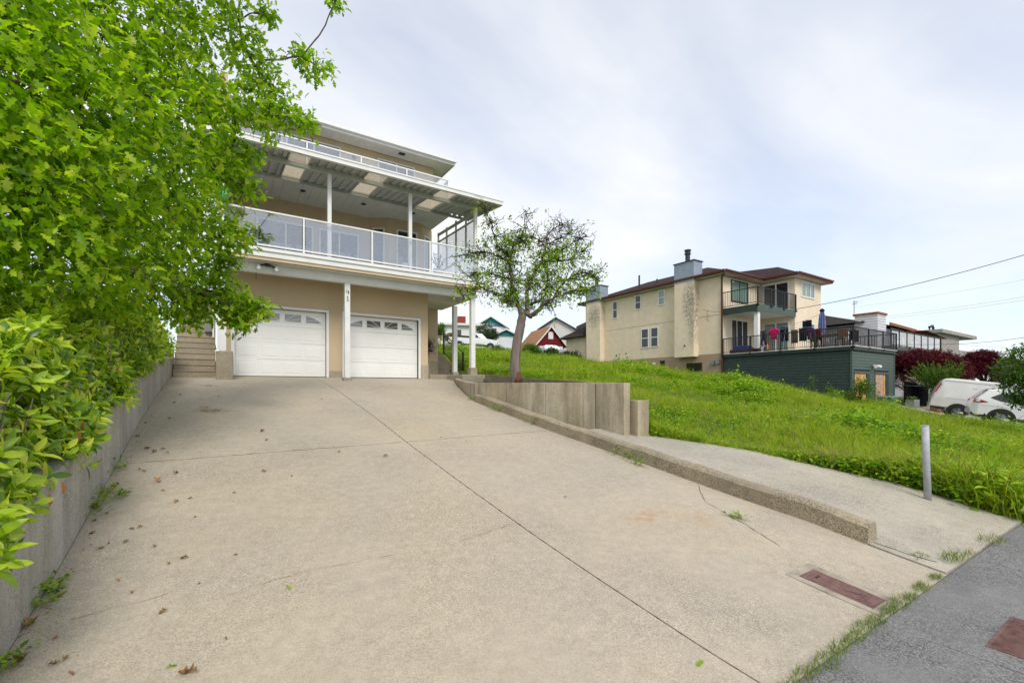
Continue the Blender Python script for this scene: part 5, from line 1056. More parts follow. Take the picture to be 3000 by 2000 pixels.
root = Vector((-4.1, 8.7, 2.8)); pts_ = [Vector(l[:3]) for l in OL]; order = sorted(range(len(OL)), key=lambda i: (pts_[i] - root).length); par = {}
for n_, i in enumerate(order):      # every lobe hangs on the nearest lobe that is closer to the trunk
    c = pts_[i]; best = min(order[:n_], key=lambda q: (pts_[q] - c).length + .35 * (pts_[q] - root).length, default=None)
    par[i] = None if best is None or (n_ < 9) else best
load = {i: 1 for i in order}
for i in reversed(order):
    if par[i] is not None: load[par[i]] += load[i]
for i in order:
    c = pts_[i]; h0 = Vector((-4.1, 8.7, min(7.5, 2.4 + .6 * max(0, c.z - 2.4)))) if par[i] is None else pts_[par[i]]; mid = h0.lerp(c, .5) + Vector((rnd.uniform(-.2, .2), rnd.uniform(-.2, .2), rnd.uniform(-.15, .3))) * min(1, (c - h0).length * .6)
    r1_ = .006 + .0045 * math.sqrt(load[i]); r0_ = r1_ + .004 + (.02 if par[i] is None else 0); b_ = MB(); Qp = limb(b_, [h0, mid, c], r0_, r1_, 6, .01); r_ = OL[i][3]
    for s_ in range(8 if r_ > .5 else 4):
        t = Qp[rnd.randint(len(Qp) // 2, len(Qp) - 1)]; e = c + Vector(unit(1)[0]) * r_ * .9; limb(b_, [t, t.lerp(e, .5) + Vector((0, 0, .05)), e], .009, .003, 4, .008, 3)
    b_.build('branch', M['bark_oak'], oak)
for pts in ([(-120, 330, 4.3), (60, 235, 4.5), (160, 160, 4.8), (240, 95, 5.0)], [(-60, 590, 4.3), (200, 540, 5.0), (380, 470, 5.8), (500, 360, 6.6), (640, 270, 7.4)], [(0, 640, 4.3), (180, 720, 4.8), (330, 770, 5.6), (520, 830, 6.8), (680, 890, 7.9)], [(150, 700, 4.6), (300, 650, 5.2), (470, 660, 6.2), (600, 630, 7.2)]):
    b_ = MB(); limb(b_, [at(*q) for q in pts], .022, .007, 7, .012); b_.build('branch', M['bark_oak'], oak, smooth=True)
# ---- laurel hedge along the retaining wall
hedge = thing('laurel_hedge', 'bright laurel hedge spilling over the left retaining wall', 'hedge', (-2.1, 8, 1.6))
n = 5600; Y = 1.6 + (15.6 - 1.6) * rng.random(n) ** 1.25; t = rng.random(n)
zb = prof(-1.1, Y) + .75; top_h = np.interp(Y, [1, 4, 8, 12, 16], [.62, .95, 1.05, 1.0, .85]) + .12 * np.sin(Y * 2.3) + .08 * np.sin(Y * 5.1)
front = t < .58
X = np.where(front, -1.10 - .42 * rng.random(n) - .15 * np.sin(Y * 3.1) * .6, -1.3 - 2.2 * rng.random(n)); Z = np.where(front, zb + rng.random(n) * top_h, zb + top_h * (.93 + .12 * rng.random(n)))
X = np.where(front, X - .28 * ((Z - zb) / top_h) ** 2 + .12 * np.exp(-((Z - zb) / .25) ** 2) + .015, X)
Z = np.where(front & (rng.random(n) < .12), Z - .07, Z)
P = np.stack([X, Y, Z], 1); D = np.where(front[:, None], np.array((.75, -.25, .55)), np.array((.2, -.15, 1.))) + rng.normal(size=(n, 3)) * .28
k = 7; ph = rng.random(n); D /= np.linalg.norm(D, axis=1, keepdims=True)
A = np.cross(D, np.array((.3, .9, .2))); A /= np.linalg.norm(A, axis=1, keepdims=True); B_ = np.cross(D, A); LP = []; LD = []
for j in range(k):
    an = 2 * math.pi * (j * .382 + ph); o_ = A * np.cos(an)[:, None] + B_ * np.sin(an)[:, None]; up_ = .25 + .75 * j / k
    LP.append(P + D * (.02 + .012 * j) - D * .05); LD.append(o_ * (1.05 - .55 * j / k) + D * up_ + rng.normal(size=(n, 3)) * .12)
LP = np.concatenate(LP); LD = np.concatenate(LD); n2 = len(LP); UP = np.tile(D, (k, 1)) + rng.normal(size=(n2, 3)) * .15
leaves('foliage', hedge, M['laurel_leaf'], LAUREL, LP, LD, UP, rng.uniform(.08, .15, n2), near=300)
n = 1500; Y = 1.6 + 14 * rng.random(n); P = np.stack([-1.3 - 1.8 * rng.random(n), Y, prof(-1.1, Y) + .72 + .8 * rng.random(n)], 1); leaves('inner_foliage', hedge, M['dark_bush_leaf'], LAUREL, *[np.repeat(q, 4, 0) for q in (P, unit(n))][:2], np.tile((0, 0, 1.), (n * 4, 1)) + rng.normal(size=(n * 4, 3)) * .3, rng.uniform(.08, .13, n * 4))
b_ = MB()
for q in range(420):
    y = 1.6 + 13.5 * rnd.random() ** 1.3; x = -1.25 - .5 * rnd.random(); z = float(prof(-1.1, y)) + .72; e = Vector((x + rnd.uniform(-.1, .3), y + rnd.uniform(-.4, .4), z + rnd.uniform(.2, .8))); b_.tube([(x - .1, y, z), Vector((x, y, z)).lerp(e, .5) + Vector((rnd.gauss(0, .05), rnd.gauss(0, .05), 0)), e], [.009, .007, .004], 4, False)
b_.build('stems', M['bark_grey'], hedge)['kind'] = 'stuff'
for q, (y, z_) in enumerate(((4.55, .78), (4.75, .80), (5.3, 1.05), (5.5, 1.1), (7.1, 1.35))):
    yy = np.array([[-1.02 + .05 * rnd.random(), y, float(prof(-1.1, y)) + z_ - .05]]); leaves('withered_leaf', hedge, M['rust_leaf'], OAK, yy, np.array([[.3, -.2, -1.]]), np.array([[1., -.3, .2]]), np.array([.10]), kind=None)
# ---- pruned fruit tree in the planter
ft = thing('fruit_tree', 'gnarled pruned fruit tree with sparse fresh leaves in the planter', 'tree', (6.63, 10.0, 1.85))
kk = .2423; A_ = lambda x, y, d=12: at(1300 + x * kk, 580 + y * kk, d)
m_ = MB(); base = at(1513, 1122, 12); limb(m_, [base - Vector((0, 0, .15)), base + Vector((0, 0, .06)), at(1508, 1075, 12), at(1516, 1000, 12), at(1526, 950, 12), at(1530, 925, 12)], .16, .105, 12, .004); m_.v = m_.v
m_.build('trunk', M['bark_grey'], ft, smooth=True)
mat('wound_bark', (.12, .055, .03), .8, .15, .25, 12, .4, 40, col2=(.07, .03, .018))
w_ = MB(); w_.tube([base + Vector((.01, -.022, -.05)), base + Vector((.005, -.022, .12)), base + Vector((.0, -.022, .30))], [.152, .128, .10], 12); w_.build('bare_wood_patch', M['wound_bark'], ft, smooth=True)
Ls = [([(950, 1450, 12), (880, 1220, 11.9), (820, 1000, 11.8), (800, 760, 11.7), (850, 570, 11.6), (960, 400, 11.7), (990, 150, 11.7)], .07, .006), ([(1010, 1420, 12), (1010, 1270, 12.2), (1010, 1060, 12.4), (1070, 940, 12.6), (1160, 800, 12.8), (1225, 620, 12.8), (1270, 430, 12.9), (1440, 320, 13), (1560, 390, 13)], .075, .006), ([(1040, 1440, 12), (1200, 1300, 11.6), (1330, 1210, 11.3), (1560, 1130, 11), (1760, 1120, 10.9)], .07, .008),
      ([(830, 1190, 11.9), (660, 1170, 11.5), (420, 1070, 11.2), (240, 1180, 11)], .03, .005), ([(805, 790, 11.7), (620, 690, 11.9), (430, 650, 12.1), (250, 680, 12.2)], .03, .005), ([(805, 720, 11.7), (650, 560, 11.5), (560, 280, 11.3), (470, 130, 11.3)], .028, .005), ([(1225, 650, 12.8), (1400, 640, 12.4), (1590, 520, 12.2), (1740, 450, 12.1)], .03, .005),
      ([(1190, 760, 12.8), (1450, 760, 12.0), (1680, 640, 11.6)], .03, .006), ([(1330, 1210, 11.3), (1480, 1000, 11.8), (1700, 900, 12.2), (1820, 960, 12.3)], .03, .005), ([(1060, 1290, 12.1), (1220, 1180, 12.6), (1260, 960, 13), (1200, 780, 13.2)], .04, .01), ([(840, 1000, 11.8), (700, 950, 12.6), (480, 900, 13), (300, 940, 13.1)], .03, .005), ([(900, 560, 11.7), (1060, 470, 12.2), (1200, 560, 12.6)], .02, .005), ([(1240, 560, 12.8), (1380, 500, 13.2), (1520, 420, 13.3)], .02, .004), ([(820, 1190, 11.9), (760, 1260, 11.4), (820, 1380, 11.2)], .015, .004)]
LPs = []; LDs = []
for pts, r0, r1 in Ls:
    b_ = MB(); Q_ = limb(b_, [A_(*p) for p in pts], r0, r1, 7, .014, 6); tw = MB()
    for s_ in range(len(Q_) * 2):
        i = rnd.randint(1, len(Q_) - 1); p = Q_[i]; d_ = Vector(unit(1)[0]); d_.z = d_.z * .7 + .05; ln_ = rnd.uniform(.15, .62); e = p + d_ * ln_; m1 = p.lerp(e, .5) + Vector(unit(1)[0]) * .06
        low = p.z < A_(1000, 1330).z
        if low: continue
        T_ = limb(tw, [p, m1, e], .014, .004, 4, .014, 3)
        for f_ in range(rnd.randint(2, 4)):
            q = T_[rnd.randint(1, len(T_) - 1)]; e2 = q + Vector(unit(1)[0]) * rnd.uniform(.08, .25); limb(tw, [q, q.lerp(e2, .5) + Vector(unit(1)[0]) * .02, e2], .007, .003, 3, .008, 2)
            bare = e2.z > A_(1300, 520).z and e2.x > A_(1150, 500).x
            if rnd.random() < (.12 if bare else .42 if e2.z > A_(900, 480).z else .85): LPs.append(e2); LDs.append((e2 - q).normalized())
    b_.build('limb', M['bark_grey'] if r0 > .05 else M['bark_dark'], ft, smooth=True); o_ = tw.build('twigs', M['bark_dark'], ft); o_['kind'] = 'stuff'
P = np.array([tuple(v) for v in LPs]); D = np.array([tuple(v) for v in LDs]); LP, LD = spray(P, D, 7, .045, .5, .8); n = len(LP); leaves('foliage', ft, M['fruit_leaf'], SMALL, LP, LD, np.tile((0, 0, 1.), (n, 1)) + rng.normal(size=(n, 3)) * .5, rng.uniform(.045, .09, n))
cp = A_(1330, 900, 12.4); lob = [(cp.x, cp.y, cp.z, .75), (*A_(1420, 700, 12.2), .5), (*A_(1180, 1000, 12.5), .45), (*A_(850, 600, 11.7), .4), (*A_(640, 500, 11.6), .35)]
P, D = twigs(lob, 260, .2); LP, LD = spray(P, D, 5, .05, .4, .8); n = len(LP); leaves('dense_foliage', ft, M['fruit_leaf'], SMALL, LP, LD, np.tile((0, 0, 1.), (n, 1)) + rng.normal(size=(n, 3)) * .5, rng.uniform(.04, .075, n))
# ---- shrubs and trees: trunk, limbs, leaf clumps
def shrub(name, label, cat, base, lobes, material, TT, size, per, k=6, trunk=.05, group=None, up=.6, spread=.08, bark='bark_dark', jit=.8, rin=.45):
    t = thing(name, label, cat, base, group)
    P, D = twigs(lobes, per, rin); D = D + np.array((0, 0, up * .4)); LP, LD = spray(P, D, k, spread, .7, jit); n = len(LP)
    leaves('crown' if cat == 'tree' else 'foliage', t, M[material], TT, LP, LD, np.tile((0, 0, 1.), (n, 1)) + rng.normal(size=(n, 3)) * .4, rng.uniform(size * .7, size * 1.3, n))
    b0 = Vector(base); mids = Vector(np.mean([l[:3] for l in lobes], axis=0)); fork = b0.lerp(mids, .45)
    tm = MB(); limb(tm, [b0 - Vector((0, 0, .2)), b0.lerp(fork, .5) + Vector((.03, .02, 0)), fork], trunk, trunk * .7, 8, .005); tm.build('trunk' if cat == 'tree' else 'stem', M[bark], t)
    for l in lobes: lb_ = MB(); c = Vector(l[:3]); limb(lb_, [fork, fork.lerp(c, .6) + Vector((0, 0, .1)), c], trunk * .6, .006, 5, .02); lb_.build('branch', M[bark], t)
    return t
def dome(c, rx_, ry_, rz_, n, r_, seed):
    g_ = random.Random(seed); out = []
    for i in range(n):
        a = 2 * math.pi * i * .618; h = g_.uniform(-.25, 1); q = math.sqrt(max(0.02, 1 - max(h, 0) ** 2)) * g_.uniform(.5, .95); out.append((c[0] + rx_ * q * math.cos(a), c[1] + ry_ * q * math.sin(a), c[2] + rz_ * h * .85, r_ * g_.uniform(.75, 1.15)))
    return out
c = at(2712, 1085, 29.5); shrub('red_maple', 'wide dark red Japanese maple between the green garage and the van', 'tree', (c.x, c.y, c.z - 1.6), dome(c, 2.1, 1.8, 1.2, 30, .68, 1), 'maple_leaf', STAR, .11, 420, 5, .09)
c = at(2885, 1092, 32); shrub('red_maple', 'dark red Japanese maple behind the roof of the white van', 'tree', (c.x, c.y, c.z - 2.0), dome(c, 2.2, 1.8, 1.2, 30, .68, 2), 'maple_leaf', STAR, .11, 420, 5, .09)
c = at(2650, 1122, 28.5); shrub('red_maple', 'small low red maple against the black fence', 'tree', (c.x, c.y, c.z - .9), dome(c, .75, .7, .5, 8, .35, 3), 'maple_leaf', STAR, .07, 300, 5, .04)
c = at(2752, 1105, 26.5); sh_ = thing('bamboo_shrub', 'feathery green shrub standing behind the rear of the white van', 'shrub', (c.x, c.y, c.z - .9))
P = []; D = []; st_ = MB()
for q in range(130):
    a = rnd.uniform(0, 6.28); rr = rnd.uniform(0, .5); b0 = Vector((c.x + rr * math.cos(a), c.y + rr * math.sin(a), c.z - 1.0)); e = b0 + Vector((math.cos(a) * rnd.uniform(.2, 1.3), math.sin(a) * rnd.uniform(.2, 1.3), rnd.uniform(.9, 2.0))); st_.tube([b0, b0.lerp(e, .5) + Vector((0, 0, .2)), e], [.012, .009, .004], 4, False)
    for f_ in range(26): t = rnd.uniform(.25, 1); p = b0.lerp(e, t) + Vector((0, 0, .4 * t * (1 - t))); P.append(tuple(p)); d_ = (e - b0).normalized() + Vector(unit(1)[0]) * .8; D.append(tuple(d_))
P = np.array(P); D = np.array(D); n = len(P); st_.build('stems', M['bush_leaf'], sh_)['kind'] = 'stuff'; leaves('foliage', sh_, M['bush_leaf'], LAUREL, P, D, np.tile((0, 0, 1.), (n, 1)) + rng.normal(size=(n, 3)) * .3, rng.uniform(.08, .16, n))
c = at(3045, 1110, 15.5); gz = float(lot(c.x, c.y)); shrub('lilac_tree', 'lilac with pale purple blossom at the right edge of the picture', 'tree', (c.x, c.y, gz), [(c.x + dx_, c.y + dy_, c.z + dz_, r_) for dx_, dy_, dz_, r_ in ((0, 0, 0, .6), (-.35, .6, .35, .5), (-.1, .45, .8, .4), (.2, .1, 1.1, .4), (-.2, .55, -.35, .38), (.1, .3, -.65, .4), (.3, -.4, .3, .5), (.5, -.3, -.4, .5), (-.05, .7, .05, .33), (-.05, .6, -.75, .25))], 'lilac_leaf', SMALL, .10, 520, 5, .05, rin=.3)
lt = bpy.data.objects['lilac_tree']
for q, (dx_, dy_, dz_) in enumerate(((-.3, .85, .45), (-.25, .95, .15), (-.1, .9, .75), (-.1, .95, -.1), (.1, .7, -.75))):
    n = 130; P = np.array((c.x + dx_ * .8, c.y + dy_ * .8, c.z + dz_)) + rng.normal(size=(n, 3)) * np.array((.06, .06, .09)); leaves('blossom', lt, M['lilac_petal'], SMALL, P, unit(n), unit(n), rng.uniform(.02, .035, n), kind=None)
c = at(2520, 1132, 22.3); gz = float(lot(c.x, c.y)); shrub('wild_shrub', 'bright green wild shrub in front of the first boarded garage door', 'shrub', (c.x, c.y, gz), dome((c.x, c.y, gz + .55), .52, .5, .7, 10, .28, 5), 'bush_leaf', SMALL, .09, 420, 5, .02, up=1.2)
for (u_, v_, d_, h_, lb_) in ((2378, 1108, 23.5, .9, 'tall weed stalk against the middle of the green garage wall'), (2180, 1100, 26, .6, 'weed clump at the far corner of the green garage wall'), (2430, 1125, 23, .6, 'low weed stalk left of the wild shrub')):
    c = at(u_, v_, d_); gz = float(lot(c.x, c.y)); shrub('weed_stalk', lb_, 'weed', (c.x, c.y, gz), [(c.x, c.y, gz + h_ * f_, .16) for f_ in (.4, .7, 1.0)], 'bush_leaf', SMALL, .08, 500, 4, .008)
# hedge and shrubs up the hill
for (u_, v_, d_, rx_, rz_, m2, lb_, nm) in ((1422, 968, 66, 2.3, 2.2, 'dark_bush_leaf', 'round dark green bush behind the white pickup truck', 'round_bush'), (1472, 1035, 50, 1.6, 2.0, 'bush_leaf', 'tall wild bush left of the fruit tree trunk up the slope', 'wild_bush'), (1556, 1030, 48, 1.7, 1.7, 'bush_leaf', 'wild bush just right of the fruit tree trunk up the slope', 'wild_bush'), (1615, 1045, 46, 1.6, 1.1, 'dark_bush_leaf', 'low dark bush in front of the grey parked car', 'low_bush'), (1680, 1050, 42, 1.5, 1.0, 'dark_bush_leaf', 'dark evergreen bush beside the cream house chimney', 'low_bush'), (1290, 965, 40, .5, 1.6, 'bush_leaf', 'slim yellow green bush seen past the entry wall', 'slim_bush'), (1320, 985, 58, 1.0, .8, 'dark_bush_leaf', 'dark conifer shrub in front of the white bungalow', 'conifer_shrub'), (1405, 1042, 44, 1.4, .9, 'bush_leaf', 'leafy weeds below the white pickup truck', 'wild_bush'), (1310, 1045, 34, .9, .9, 'bush_leaf', 'leafy bush behind the iron stair railing', 'wild_bush')):
    c = at(u_, v_, d_); shrub(nm, lb_, 'bush', (c.x, c.y, c.z - rz_), dome((c.x, c.y, c.z - rz_ * .3), rx_ * .7, rx_ * .7, rz_ * .7, 9, rx_ * .38, int(u_)), m2, SMALL, .16 if d_ > 40 else .11, 420 / max(.5, rx_), 5, .03)
c = at(1645, 1055, 41); t = thing('rhododendron', 'pink flowering rhododendron on the grass near the cream house', 'shrub', (c.x, c.y, c.z - .7)); P, D = twigs([(c.x, c.y, c.z - .2, .55)], 700, .5); n = len(P); leaves('foliage', t, M['dark_bush_leaf'], SMALL, P, D, unit(n), rng.uniform(.1, .18, n)); P, D = twigs([(c.x, c.y - .2, c.z, .5)], 900, .8); n = len(P); leaves('blossom', t, M['petal'], SMALL, P, D, unit(n), rng.uniform(.1, .17, n))
c = at(1296, 1008, 33); t = thing('broom_shrub', 'yellow flowering shrub behind the entry steps', 'shrub', (c.x, c.y, c.z - .8)); P, D = twigs([(c.x, c.y, c.z, .6), (c.x, c.y, c.z - .6, .6), (c.x + .2, c.y, c.z + .5, .4)], 500, .4); n = len(P); leaves('blossom', t, M['yellow_petal'], SMALL, P, D, unit(n), rng.uniform(.05, .09, n)); leaves('foliage', t, M['bush_leaf'], SMALL, P + .05, D, unit(n), rng.uniform(.05, .09, n)); MB().tube([(c.x, c.y, c.z - 1.4), (c.x, c.y, c.z)], .03, 5).build('stem', M['bark_dark'], t)
for (x_, y_, z_, t) in (planter_0, planter_1):
    n = 160; P = np.array((x_, y_, z_ + .05)) + rng.normal(size=(n, 3)) * np.array((.25, .1, .06)); leaves('shoots', t, M['bush_leaf'], SMALL, P, unit(n) + np.array((0, 0, 1.)), unit(n), rng.uniform(.07, .12, n))
for (x_, y_, lb_) in ((5.55, 15.25, 'left potted plant behind the glass of the lower deck'), (6.75, 15.3, 'right potted plant behind the glass at the deck end')):
    t = thing('potted_plant', lb_, 'plant', (x_, y_, 5.72)); MB().lathe((x_, y_, 5.715), [(.13, 0), (.19, .3), (.2, .34), (.17, .34)], 14).build('pot', M['pale_plastic'], t); P, D = twigs([(x_, y_, 6.25, .2), (x_ - .2, y_, 6.5, .16), (x_ + .1, y_, 6.45, .18)], 700, .3); n = len(P); leaves('foliage', t, M['dark_bush_leaf'], SMALL, P, D, unit(n), rng.uniform(.05, .09, n)); s_ = MB(); [s_.tube([(x_, y_, 6.0), tuple(P[i])], .006, 4) for i in range(0, n, 3)]; s_.build('stems', M['bark_dark'], t)
FALL = [(-0.97, 9.42, 0.06, 'dry_leaf', ''), (-0.67, 9.64, 0.07, 'dry_leaf', ''), (-0.98, 8.61, 0.08, 'dry_leaf', ''), (-0.8, 7.99, 0.09, 'dry_leaf', ''), (-0.71, 7.82, 0.1, 'dry_leaf', ''), (-0.62, 7.92, 0.07, 'dry_leaf', ''), (0.64, 8.56, 0.09, 'dry_leaf', ''), (0.66, 8.04, 0.07, 'dry_leaf', ''), (-0.56, 7.75, 0.05, 'dry_leaf', ''), (-0.79, 7.17, 0.06, 'dry_leaf', ''), (-0.74, 7.08, 0.06, 'dry_leaf', ''), (-0.58, 6.68, 0.13, 'rust_leaf', 'rusty orange leaf lying near the left wall halfway up'), (-0.42, 6.9, 0.09, 'dry_leaf', ''), (-0.95, 6.65, 0.08, 'dry_leaf', ''), (0.51, 6.64, 0.07, 'dry_leaf', ''), (0.8, 6.37, 0.05, 'dry_leaf', ''), (-1.02, 6.1, 0.14, 'dry_leaf', ''), (-0.5, 6.36, 0.05, 'dry_leaf', ''), (0.17, 6.04, 0.05, 'dry_leaf', ''), (-0.36, 6.0, 0.07, 'dry_leaf', ''), (-0.9, 5.93, 0.05, 'dry_leaf', ''), (-0.97, 5.79, 0.06, 'dry_leaf', ''), (-0.24, 6.04, 0.05, 'dry_leaf', ''), (-0.18, 5.54, 0.04, 'dry_leaf', ''), (-0.66, 5.47, 0.05, 'dry_leaf', ''), (-0.6, 5.49, 0.05, 'dry_leaf', ''), (-0.94, 5.51, 0.06, 'dry_leaf', ''), (-0.79, 5.25, 0.04, 'rust_leaf', ''), (-0.83, 5.17, 0.06, 'dry_leaf', ''), (-0.67, 5.22, 0.05, 'dry_leaf', ''), (-0.46, 5.04, 0.05, 'dry_leaf', ''), (-0.23, 4.7, 0.07, 'dry_leaf', 'crumpled yellow brown leaf in the middle of the left driveway bay'), (-0.33, 4.66, 0.05, 'dry_leaf', ''), (-0.63, 4.54, 0.04, 'rust_leaf', ''), (-0.52, 4.31, 0.05, 'dry_leaf', ''), (-0.94, 4.45, 0.08, 'dry_leaf', ''), (-0.31, 3.94, 0.06, 'dry_leaf', ''), (-1.01, 4.17, 0.13, 'dry_leaf', 'large curled brown leaf against the foot of the left wall'), (-1.06, 4.31, 0.07, 'dry_leaf', ''), (-0.84, 3.93, 0.05, 'rust_leaf', ''), (-0.75, 3.68, 0.05, 'dry_leaf', ''), (-0.79, 3.65, 0.06, 'dry_leaf', ''), (-0.96, 3.77, 0.12, 'dry_leaf', 'dark curled leaf in the bottom left corner'), (-0.14, 3.2, 0.12, 'dry_leaf', 'large curled dead leaf at the bottom edge of the picture'), (-0.69, 3.51, 0.04, 'dry_leaf', ''), (-0.22, 3.31, 0.06, 'weed_leaf', 'small green leaf near the bottom edge of the picture'), (0.46, 3.86, 0.065, 'weed_leaf', 'fresh green leaf lying alone on the left driveway bay'), (0.14, 4.58, 0.04, 'dry_leaf', ''), (0.05, 3.44, 0.03, 'dry_leaf', ''), (-0.11, 4.23, 0.03, 'dry_leaf', ''), (2.13, 6.76, 0.09, 'dry_leaf', ''), (1.55, 7.18, 0.06, 'dry_leaf', ''), (3.38, 7.53, 0.05, 'dry_leaf', 'dry leaf on the right driveway bay near the cross joint'), (2.53, 1.74, 0.07, 'weed_leaf', 'fresh green leaf beside the long driveway joint'), (3.69, 7.15, 0.04, 'dry_leaf', 'tiny dry leaf caught on the cross joint of the right bay'), (3.65, 4.4, 0.04, 'dry_leaf', 'tiny dry leaf in the middle of the right driveway bay'), (-0.69, 11.1, 0.08, 'dry_leaf', ''), (-0.65, 12.09, 0.06, 'dry_leaf', ''), (-1.02, 12.82, 0.06, 'dry_leaf', ''), (0.03, 11.88, 0.06, 'dry_leaf', ''), (0.64, 8.56, 0.09, 'dry_leaf', ''), (0.66, 14.5, 0.05, 'dry_leaf', ''), (-1.05, 12.17, 0.06, 'dry_leaf', ''), (2.06, 11.33, 0.06, 'dry_leaf', '')]
# ------------------------------------------------------------------ grass: clumps scattered over the empty lot
leafmat('grass_blade', [(.07, .14, .006), (.19, .33, .010), (.33, .48, .016), (.47, .55, .035), (.56, .47, .13)], .45, .5, .25)
leafmat('tuft_blade', [(.05, .11, .010), (.11, .22, .018), (.20, .30, .03), (.34, .30, .08)], .4, .5, .25)
leafmat('weed_leaf', [(.06, .15, .008), (.15, .31, .012), (.29, .46, .018), (.44, .54, .04)], .45, .45, .3)
leafmat('straw', [(.36, .27, .11), (.28, .22, .08), (.22, .24, .06)], .3, .7, .2)
def blades(n, rad, h0, h1, wd, lean, g):
    V = []; F = []
    for i in range(n):
        a = g.uniform(0, 6.283); q = rad * math.sqrt(g.random()); x, y = q * math.cos(a), q * math.sin(a); h = g.uniform(h0, h1); la = g.uniform(0, 6.283); ll = h * g.uniform(.1, lean); w_ = wd * g.uniform(.6, 1.2); wa = g.uniform(0, 6.283); wx_, wy_ = math.cos(wa) * w_, math.sin(wa) * w_
        k = len(V); lx, ly = math.cos(la) * ll, math.sin(la) * ll
        V += [(x - wx_, y - wy_, 0), (x + wx_, y + wy_, 0), (x - wx_ * .8 + lx * .35, y - wy_ * .8 + ly * .35, h * .6), (x + wx_ * .8 + lx * .35, y + wy_ * .8 + ly * .35, h * .6), (x + lx, y + ly, h * (1 - .25 * lean * g.random()))]; F += [(k, k + 1, k + 3), (k, k + 3, k + 2), (k + 2, k + 3, k + 4)]
    return V, F
gcol = bpy.data.collections.new('grass_clumps'); g_ = random.Random(3); kinds = []
def clump(nm, V, F, m2):
    me = bpy.data.meshes.new(nm); me.from_pydata(V, [], [tuple(int(q) for q in f) for f in F]); me.materials.append(M[m2]); o = bpy.data.objects.new(nm, me); gcol.objects.link(o); kinds.append(nm)
for i in range(4): clump('a%d_grass_clump' % i, *blades(52, .17, .10, .36, .0055, .9, g_), 'grass_blade')
for i in range(2): clump('b%d_tall_grass' % i, *blades(40, .12, .25, .58, .005, .8, g_), 'grass_blade')
for i in range(3):
    n = 46; P = np.stack([rng.normal(size=n) * .11, rng.normal(size=n) * .11, rng.uniform(.05, .26, n)], 1); D = unit(n) + np.array((0, 0, .25)); D[:, 2] = np.abs(D[:, 2]) * .5; V, F = scatter(*SMALL, P, frames(D, np.tile((0, 0, 1.), (n, 1)) + rng.normal(size=(n, 3)) * .3), rng.uniform(.035, .085, n)); clump('c%d_weed_clump' % i, [tuple(v) for v in V], F, 'weed_leaf')
for i in range(2):
    n = 120; P = np.stack([rng.normal(size=n) * .17, rng.normal(size=n) * .17, np.zeros(n)], 1); P[:, 2] = rng.uniform(.08, .62, n) * np.exp(-(P[:, 0] ** 2 + P[:, 1] ** 2) * 9); D = unit(n); D[:, 2] = np.abs(D[:, 2]) * .4; V, F = scatter(*SMALL, P, frames(D, np.tile((0, 0, 1.), (n, 1)) + rng.normal(size=(n, 3)) * .35), rng.uniform(.06, .125, n)); clump('e%d_tall_weed' % i, [tuple(v) for v in V], F, 'weed_leaf')
clump('d0_straw', *blades(22, .15, .25, .52, .0032, .9, g_), 'straw')
def free(x, y):
    ok = (x > edge_x(y) + .02) | (y > 7.0)
    ok &= (y > 1.36) & ~((x < 7.75) & (y < 7.0)) & ~((y >= 6.4) & (x < np.interp(y, [6.4, 6.9, 8.6, 11, 14.6, 14.7, 18], [7.7, 7.45, 7.75, 8.15, 8.45, 9.2, 9.3]))) & ~((x < 9.3) & (y > 14.6) & (y < 21))
    ok &= ~((x > 27.5) & (x < 37) & (y > 10.0) & (y < 31)) & ~((x > 28.5) & (y < 10.1)) & ~((x < 8.4) & (y > 15))
    return ok
zones = [(7.2, 14, 1.36, 10, 62, .95), (14, 21, 1.36, 14, 42, 1.05), (8, 14, 10, 18, 36, 1.0), (21, 28.6, 1.36, 18, 28, 1.15), (14, 27.6, 14, 32, 17, 1.35), (8, 14, 18, 32, 16, 1.35), (6, 42, 32, 46, 11, 1.3), (14, 52, 46, 62, 5, 1.5)]
PT = []
for x0, x1, y0, y1, dn, sc in zones:
    n = int((x1 - x0) * (y1 - y0) * dn); x = rng.uniform(x0, x1, n); y = rng.uniform(y0, y1, n); o = free(x, y); x, y = x[o], y[o]
    PT.append(np.stack([x, y, land(x, y) - .01, np.full(len(x), sc)], 1))
# thick fringe along the path and the wall
n = 1500; y = rng.uniform(1.4, 6.9, n); x = edge_x(y) + np.abs(rng.normal(size=n)) * .10 + .03; PT.append(np.stack([x, y, land(x, y) - .01, np.full(n, 1.2)], 1))
PT = np.concatenate(PT); n = len(PT); f1 = np.sin(PT[:, 0] * .9 + 1.3 * np.sin(PT[:, 1] * .7)) + np.sin(PT[:, 1] * 1.1 + PT[:, 0] * .5) + rng.normal(size=n) * .9
idx = np.where(f1 > .75, rng.integers(6, 9, n), np.where(f1 < -1.0, rng.integers(4, 6, n), rng.integers(0, 4, n))); # collection order is alphabetical: a0-3 grass, b0-1 tall grass, c0-2 weeds, d0 straw, e0-1 tall weeds
pt = np.sin(PT[:, 0] * .55 + 2.2 * np.sin(PT[:, 1] * .4)) * np.sin(PT[:, 1] * .6 + 1.7) + rng.normal(size=n) * .35
idx = np.where(rng.random(n) < .07 + .10 * (pt < -.6), 9, idx); idx = np.where((pt > .62) & (rng.random(n) < .30), rng.integers(10, 12, n), idx)
gm = bpy.data.meshes.new('grass'); gm.vertices.add(n); gm.vertices.foreach_set('co', PT[:, :3].astype(np.float32).ravel())
a = gm.attributes.new('idx', 'INT', 'POINT'); a.data.foreach_set('value', idx.astype(np.int32))
a = gm.attributes.new('rot', 'FLOAT_VECTOR', 'POINT'); rt = np.stack([rng.normal(size=n) * .12, rng.normal(size=n) * .12, rng.uniform(0, 6.283, n)], 1); a.data.foreach_set('vector', rt.astype(np.float32).ravel())
